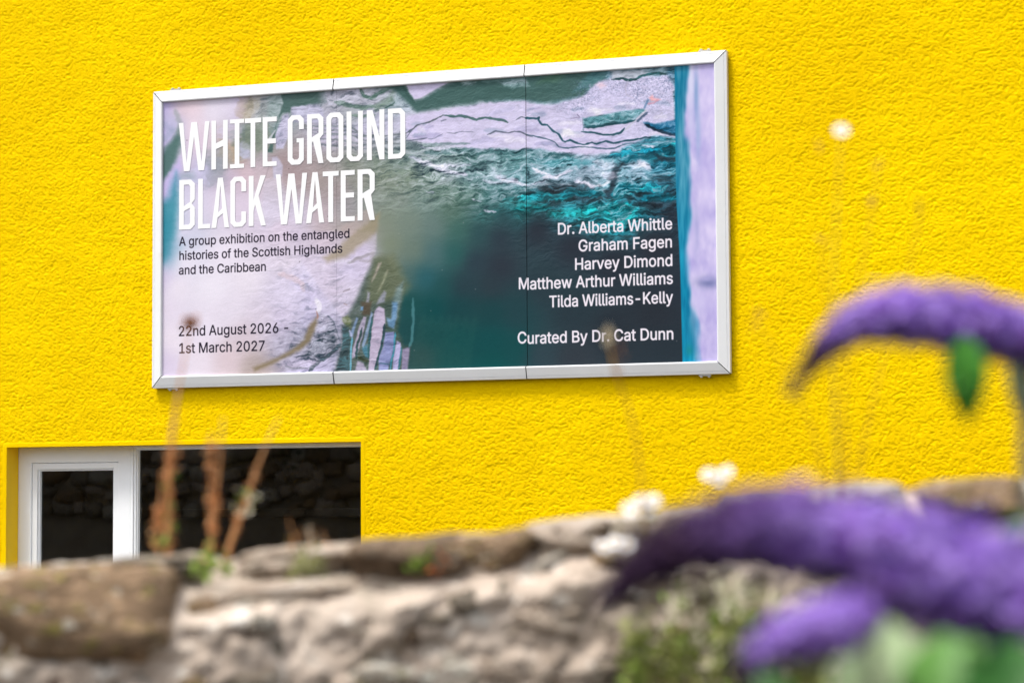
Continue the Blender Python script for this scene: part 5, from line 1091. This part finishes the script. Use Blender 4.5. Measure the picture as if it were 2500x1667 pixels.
# two shorter stalks
p = plant('dry_stalk', pth([(486, 1330)], 3.42)[0], 'upright pair of dry stems in front of the dark window pane', 'dry plant', 'dry stalks on the wall')
_, sp = stem_part(p, pth([(484,1325),(486,1250),(495,1150),(506,1050),(512,960)], 3.42), .0040, .0008); bracts(p, sp, .0, .60, 110, .008, M_STEM, 'dry_leaf', rr, .0022)
_, s2 = stem_part(p, pth([(492,1300),(484,1180),(484,1050),(486,990)], 3.42), .002, .0006, name='side_stem'); bracts(p, s2, .1, .8, 90, .008, M_STEM, 'dry_leaf', rr, .0030)
p = plant('dry_stalk', pth([(508, 1330)], 3.42)[0], 'dry stalk leaning right in front of the dark window pane', 'dry plant', 'dry stalks on the wall')
_, sp = stem_part(p, pth([(506,1325),(530,1245),(562,1160),(588,1080),(612,1020),(640,960)], 3.42), .0040, .0007); bracts(p, sp, .0, .60, 120, .008, M_STEM, 'dry_leaf', rr, .0022)
bracts(p, sp, .40, .46, 12, .012, M_GRN, 'leaf', rr, .006); bracts(p, sp, .38, .44, 20, .014, M_CRM, 'seed_head', rr, .008)
# low dry tuft
p = plant('dry_tuft', pth([(700, 1300)], 3.42)[0], 'small tuft of dry yellowish grass on the wall below the window corner', 'grass tuft')
for q in range(16):
    x = 665 + rr.random() * 95; hgt = rr.uniform(50, 110)
    stem_part(p, pth([(x, 1320), (x + rr.gauss(0, 6), 1300 - hgt * .5), (x + rr.gauss(0, 14), 1300 - hgt)], 3.40), .0012, .0004, M_CRM if q % 4 == 0 else M_STEM, 4, 5, 'blade')
bracts(p, pth([(680,1330),(700,1290),(730,1310)], 3.36), 0, 1, 60, .016, M_GRN2, 'leaf', rr, .010)
# fresh green rosettes
p = plant('green_seedling', pth([(478, 1310)], 3.40)[0], 'bright green seedling at the foot of the dry stalks', 'small plant')
bracts(p, pth([(452,1312),(480,1300),(505,1300)], 3.36), 0, 1, 46, .018, M_GRN, 'leaf', rr, .007)
p = plant('green_seedling', pth([(975, 1290)], 3.38)[0], 'seedling with green and orange red leaves on the dark brown coping stone', 'small plant')
bracts(p, pth([(955,1300),(968,1285),(985,1285)], 3.33), 0, 1, 36, .015, M_GRN, 'leaf', rr, .006)
bracts(p, pth([(1000,1302),(1018,1290)], 3.33), 0, 1, 18, .014, M_RED, 'red_leaf', rr, .005)
# seed stalks that cross the billboard and the yellow wall
p = plant('seed_stalk', pth([(1478, 1210)], 3.40)[0], 'thin curving seed stalk whose ochre head crosses the last line of lettering', 'dry plant', 'thin seed stalks')
_, sp = stem_part(p, pth([(1480,1230),(1472,1100),(1455,980),(1432,905),(1412,850),(1402,800),(1396,755)], 3.1), .0014, .0016, M_WIRE)
bracts(p, sp, .86, 1.0, 46, .007, M_CRM, 'seed_head', rr, .0030, .6)
bracts(p, pth([(1425,790),(1418,860)], 3.1), 0, 1, 22, .007, M_SEED, 'bract', rr, .003)
for i, (pl, hd, lb) in enumerate((
        ([(1930,1140),(1925,1000),(1908,800),(1890,620),(1888,540)], [(1880,350),(1890,560)], 'thin seed stalk in front of the yellow wall, right of the billboard'),
        ([(1935,1140),(1945,1040),(1940,900),(1960,700),(1990,560),(2017,392)], [(2017,392),(2000,470)], 'thin seed stalk reaching highest above the purple flower'),
        ([(1900,1150),(1870,1000),(1800,850),(1742,740)], [(1742,735),(1730,760)], 'thin seed stalk leaning left towards the billboard corner'),
        ([(1960,1150),(2010,900),(2080,650),(2114,490)], [(2114,488)], 'thin seed stalk leaning right above the purple flower'))):
    p = plant('seed_stalk', pth([pl[0]], 3.30)[0], lb, 'dry plant', 'thin seed stalks')
    _, sp = stem_part(p, pth([(pl[0][0], pl[0][1] + 60)] + pl, 3.30), .0012, .0006, M_WIRE)
    bracts(p, sp, .05, .45, 40, .007, M_WIRE, 'bract', rr, .002)
    for hx in hd:
        c = pth([hx], 3.30)[0]; bracts(p, [c, c + Vector((0, 0, .01))], 0, 1, 13, .006, M_SEED, 'seed_head', rr, .003)
# white daisies
def daisy(root, heads, label, d, sz=.011):
    p = plant('daisy', pth([root], d)[0], label, 'flower', 'white daisies on the wall')
    for hx in heads:
        c = pth([hx], d)[0]
        rt = pth([root], d)[0]
        stem_part(p, [rt, rt.lerp(c, .5) + Vector((rr.gauss(0, .008), 0, .0)), c], .0008, .0005, M_GRN2, 5, 8)
        nrm = Vector((rr.gauss(0, .25), rr.gauss(0, .2), 1)) - FH * 1.4; nrm.normalize(); a = nrm.cross(Vector((1, 0, 0))).normalized(); b = nrm.cross(a)
        V = []; F = []
        for k in range(21):
            t = 2 * math.pi * k / 21; e = a * math.cos(t) + b * math.sin(t); s_ = nrm.cross(e)
            i0 = len(V); V += [(c + e * .002)[:], (c + e * sz * .6 + s_ * .0018 + nrm * .001)[:], (c + e * sz + nrm * rr.uniform(-.002, .002))[:], (c + e * sz * .6 - s_ * .0018 + nrm * .001)[:]]; F.append((i0, i0 + 1, i0 + 2, i0 + 3))
        put('petals', np_mesh('petals', V, F), M_PET, p)
        bm = bmesh.new(); bmesh.ops.create_uvsphere(bm, u_segments=8, v_segments=6, radius=.0032, matrix=Matrix.Translation(c + nrm * .0008)); put('flower_centre', bm_done(bm, 'flower_centre'), M_EYE, p, True)
daisy((1925, 1180), [(1932, 300)], 'lone white daisy high up in front of the yellow wall, right of the billboard', 3.15, .0115)
daisy((1640, 1230), [(1628, 1090), (1668, 1084), (1650, 1100)], 'pair of white daisy heads standing above the wall, below the billboard corner', 3.2, .011)
daisy((1475, 1240), [(1445, 1168), (1470, 1152), (1500, 1150), (1485, 1172)], 'cluster of white daisies just where the dark flower spike meets the wall top', 3.2, .012)
daisy((1415, 1300), [(1385, 1255), (1412, 1246), (1440, 1250)], 'row of white daisies low against the wall under the purple spike tip', 3.18, .012)
# weeds in the wall face, lower right
for i, (x0, x1, y0, lb) in enumerate(((1440, 1560, 1400, 'sparse green weed in the wall face, leftmost of the weed clumps'), (1540, 1680, 1330, 'tall seeding weed with cream heads in the wall face'), (1660, 1800, 1310, 'grassy weed clump in the wall face beside the small flower spike'), (1780, 1900, 1350, 'grassy weed clump in the wall face between the flower spikes'))):
    p = plant('wall_weed', pth([((x0 + x1) / 2, 1640)], 3.14)[0], lb, 'weed', 'weeds in the wall face')
    for q in range(26):
        x = rr.uniform(x0, x1); yt = y0 + abs(rr.gauss(0, 70)); dd_ = 3.14 + rr.gauss(0, .03)
        xb = (x0 + x1) / 2 + (x - (x0 + x1) / 2) * .7
        _, sp = stem_part(p, pth([(xb, 1650), (x + rr.gauss(0, 6), (1650 + yt) / 2), (x + rr.gauss(0, 14), yt)], dd_), .0016, .0006, M_GRN2 if q % 3 else M_GRN, 4, 6, 'blade')
        if q % 4 == 0 and i: bracts(p, sp, .84, 1, 16, .012, M_CRM, 'seed_head', rr, .005)
        if q % 3 == 0: bracts(p, sp, .0, .8, 20, .020, M_GRN if q % 2 else M_GRN2, 'leaf', rr, .008)
    c = [pth([(rr.uniform(x0, x1), rr.uniform(1440, 1600))], 3.16)[0] for _ in range(6)]
    bracts(p, c, 0, 1, 90, .018, M_GRN2, 'leaf', rr, .014)

# ---------------------------------------------------------------- butterfly bush with arching purple spikes
bush_root = at(2760, 1500, 1.9); bush_root.z = 0
bush = empty('butterfly_bush', bush_root, 'butterfly bush with arching purple flower spikes at the right edge, nearest the viewer', 'shrub')
M_BARK = mat('bush_stem', (.17, .13, .10), .8, var=(.27, .21, .17), scale=40, bump=.0006, bscale=200)
M_GST = mat('green_stem', (.20, .19, .14), .7, var=(.26, .25, .19), scale=60)
def floret_mat():
    m = bpy.data.materials.new('purple_floret'); m.use_nodes = True; t = m.node_tree; b = t.nodes['Principled BSDF']
    b.inputs['Roughness'].default_value = .6; b.inputs['Specular IOR Level'].default_value = .15
    a = t.nodes.new('ShaderNodeAttribute'); a.attribute_name = 'petal_tint'; t.links.new(a.outputs['Color'], b.inputs['Base Color'])
    b.inputs['Sheen Weight'].default_value = .15
    return m
M_FLO = floret_mat()
def flower_spike(ctrl, d, cnt, rnd, s=1.063, budlen=.3):
    """Dense spike of four-petalled florets; ctrl = (x, y, radius) down the spike from its tip."""
    cen = spline([at(x * s, y * s, d) for x, y, r in ctrl], 60); rad = [float(q_) for q_ in np.interp(np.linspace(0, 1, 61), np.linspace(0, 1, len(ctrl)), [r * s / F_PX * d for x, y, r in ctrl])]
    bm = bmesh.new(); tube(bm, cen, [max(r * .55, .0008) for r in rad], 14); core = bm_done(bm, 'core')
    V = [v.co[:] for v in core.vertices]; nv0 = len(V); F = [tuple(p.vertices) for p in core.polygons if len(p.vertices) == 4]
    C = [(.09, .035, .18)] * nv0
    wgt = np.maximum(rad, .002); cum = np.cumsum(wgt); cum /= cum[-1]
    for q in range(cnt):
        t = int(np.searchsorted(cum, rnd.random())); t = min(max(t, 1), 59)
        p = cen[t].lerp(cen[t + 1], rnd.random()); ax = (cen[t + 1] - cen[t - 1]).normalized()
        a = ax.cross(Vector((.2, .3, 1))).normalized(); b = ax.cross(a)
        th = rnd.random() * 2 * math.pi
        o = a * math.cos(th) + b * math.sin(th)
        lump = 1 + .26 * mnoise.noise(Vector((t * .55, math.cos(th) * 1.6, math.sin(th) * 1.6 + cnt))) + .22 * mnoise.noise(Vector((t * 1.3, math.cos(th) * 3, math.sin(th) * 3 + cnt)))
        bud = max(0, 1 - t / (60.0 * budlen))
        r = rad[t] * lump * (rnd.uniform(.66, 1.0) if rnd.random() < .74 else rnd.uniform(.95, 1.28))
        c = p + o * r; nrm = (o + ax * rnd.gauss(0, .25) + Vector((rnd.gauss(0, .25), rnd.gauss(0, .25), rnd.gauss(0, .25)))).normalized()
        e1 = nrm.cross(ax).normalized(); e2 = nrm.cross(e1)
        sz = (.0058 * (1 - .62 * bud)) * rnd.uniform(.75, 1.2)
        lt_ = rnd.random(); tint = Vector((.25, .105, .60)).lerp(Vector((.50, .33, .88)), lt_)
        if rnd.random() < .18: tint = Vector((.20, .06, .40))
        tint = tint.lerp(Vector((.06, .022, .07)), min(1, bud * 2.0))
        if o.z < -.45 and rnd.random() < .55: tint = tint * .45          # shade under the spike, put into the tint of downward florets
        # corolla tube and four petals
        i0 = len(V); foot = c - nrm * sz * 1.4
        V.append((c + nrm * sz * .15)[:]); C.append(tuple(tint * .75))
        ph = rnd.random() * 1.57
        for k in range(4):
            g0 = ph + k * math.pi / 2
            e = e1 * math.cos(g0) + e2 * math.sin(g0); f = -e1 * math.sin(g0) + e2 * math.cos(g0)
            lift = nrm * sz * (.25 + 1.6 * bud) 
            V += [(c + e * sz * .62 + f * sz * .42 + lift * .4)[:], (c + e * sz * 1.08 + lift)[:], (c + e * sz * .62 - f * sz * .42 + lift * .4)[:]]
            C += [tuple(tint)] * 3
            j = i0 + 1 + k * 3; F.append((i0, j + 2, j + 1, j))
    me = np_mesh('flower_spike', V, F, False)
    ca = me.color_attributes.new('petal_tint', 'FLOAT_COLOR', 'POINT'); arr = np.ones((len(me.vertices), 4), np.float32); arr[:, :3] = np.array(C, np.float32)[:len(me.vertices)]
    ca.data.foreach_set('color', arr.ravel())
    return put('flower_spike', me, M_FLO, bush)
rr = random.Random(77)
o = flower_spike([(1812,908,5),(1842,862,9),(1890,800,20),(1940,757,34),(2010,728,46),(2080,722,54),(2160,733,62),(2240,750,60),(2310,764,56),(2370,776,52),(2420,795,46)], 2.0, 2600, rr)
o['label'] = 'upper flower spike arching left across the yellow wall'
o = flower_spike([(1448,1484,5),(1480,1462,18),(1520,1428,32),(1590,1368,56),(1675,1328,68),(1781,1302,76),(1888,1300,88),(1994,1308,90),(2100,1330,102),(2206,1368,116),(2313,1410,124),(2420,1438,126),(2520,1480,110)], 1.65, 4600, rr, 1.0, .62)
o['label'] = 'large lower flower spike drooping left over the stone wall'
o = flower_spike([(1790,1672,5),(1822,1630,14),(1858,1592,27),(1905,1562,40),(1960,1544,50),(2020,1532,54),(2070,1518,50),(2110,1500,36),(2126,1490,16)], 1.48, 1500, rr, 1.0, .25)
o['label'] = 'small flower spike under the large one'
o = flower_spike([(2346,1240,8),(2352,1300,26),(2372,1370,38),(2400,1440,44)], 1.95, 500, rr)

def leaf(base, tip, wd, up, m, name='leaf', k=12):
    """Lance-shaped leaf: folded along the midrib, curved, with real thickness from a second side."""
    bm = bmesh.new(); ax = tip - base; L = ax.length; axn = ax.normalized(); side = axn.cross(up).normalized(); nrm = side.cross(axn)
    rows = []
    for i in range(k + 1):
        t = i / k; w_ = wd * .5 * (math.sin(math.pi * min(1, t ** .75)) ** .8 if 0 < t < 1 else .02)
        c = base + ax * t + nrm * (math.sin(t * math.pi) * L * .08)
        wob = nrm * .04 * w_ * math.sin(i * 2.3)
        rows.append([bm.verts.new(c - side * w_ + nrm * w_ * .35 + wob), bm.verts.new(c - side * w_ * .5 + nrm * w_ * .2), bm.verts.new(c), bm.verts.new(c + side * w_ * .5 + nrm * w_ * .2), bm.verts.new(c + side * w_ + nrm * w_ * .35 - wob)])
    for a, b in zip(rows[:-1], rows[1:]):
        for i in range(4): bm.faces.new((a[i], a[i + 1], b[i + 1], b[i]))
    bmesh.ops.solidify(bm, geom=bm.faces[:], thickness=.0006); bmesh.ops.remove_doubles(bm, verts=bm.verts, dist=.0001)
    return put(name, bm_done(bm, name), m, bush, True)
M_LF = leaf_mat('bush_leaf', (.06, .175, .025), (.095, .235, .035), .5, .3)
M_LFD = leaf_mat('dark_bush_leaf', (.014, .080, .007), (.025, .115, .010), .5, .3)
M_LFP = leaf_mat('pale_leaf_underside', (.21, .29, .15), (.27, .34, .19), .8, .2)
M_LFM = leaf_mat('mid_bush_leaf', (.035, .17, .018), (.06, .23, .025), .5, .2)  # mid green, between the plain and the dark bush leaf
CB = (CAM - at(2200, 1400, 1.8)).normalized()
def lf(a, b, w_, d, m, d2=None, up=None):
    s = 1.063; leaf(at(a[0] * s, a[1] * s, d), at(b[0] * s, b[1] * s, d2 or d), w_ * s / F_PX * d, up or CB, m)
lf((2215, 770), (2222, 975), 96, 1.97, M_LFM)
lf((2240, 780), (2208, 890), 80, 2.0, M_LF)
lf((2330, 800), (2368, 1010), 60, 2.05, M_LFP)
lf((2010, 1740), (2040, 1420), 240, 1.50, M_LFP, 1.56)
lf((2090, 1720), (2080, 1450), 150, 1.53, M_LFP, 1.58)
lf((2180, 1740), (2165, 1450), 230, 1.47, M_LF, 1.52)
lf((2170, 1740), (2240, 1460), 190, 1.50, M_LF, 1.55)
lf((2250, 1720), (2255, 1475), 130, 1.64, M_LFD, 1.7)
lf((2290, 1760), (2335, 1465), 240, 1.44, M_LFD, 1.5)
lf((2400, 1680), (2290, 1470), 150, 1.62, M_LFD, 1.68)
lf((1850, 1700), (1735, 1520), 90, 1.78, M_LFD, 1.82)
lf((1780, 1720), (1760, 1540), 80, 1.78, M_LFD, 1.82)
lf((2345, 1180), (2298, 1250), 50, 2.1, M_LF, 2.1)
rr = random.Random(91)
for k in range(26):
    a = at(2680 + rr.uniform(-20, 140), 1500 + rr.uniform(-300, 900), 1.75 + rr.gauss(0, .12)); v = Vector((rr.gauss(0, 1), rr.gauss(0, 1), rr.gauss(0, .5))).normalized()
    if v.dot(RH) < 0: v = v - 2 * v.dot(RH) * RH
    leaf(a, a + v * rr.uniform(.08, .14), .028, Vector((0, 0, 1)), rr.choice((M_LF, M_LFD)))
def bstem(pl, r0, r1, m):
    sp = spline(pl, 24); bm = bmesh.new(); tube(bm, sp, [r0 + (r1 - r0) * i / 24 for i in range(25)], 8); put('stem', bm_done(bm, 'stem'), m, bush, True)
bstem([bush_root, at(2740, 2500, 1.95), at(2560, 1500, 1.98), at(2512, 1180, 2.0), at(2506, 1000, 2.0), at(2520, 860, 2.0), at(2560, 850, 2.0)], .010, .0022, M_GST)
bstem([bush_root + Vector((.02, 0, 0)), at(2790, 2500, 1.75), at(2700, 1800, 1.68), at(2640, 1640, 1.65)], .011, .003, M_BARK)
bstem([bush_root + Vector((-.02, .01, 0)), at(2500, 2400, 1.75), at(2180, 1800, 1.5), at(2124, 1492, 1.48)], .010, .0025, M_GST)
bstem([bush_root + Vector((0, .03, 0)), at(2700, 2300, 1.9), at(2600, 1700, 1.9), at(2551, 1594, 1.9)], .009, .0025, M_GST)
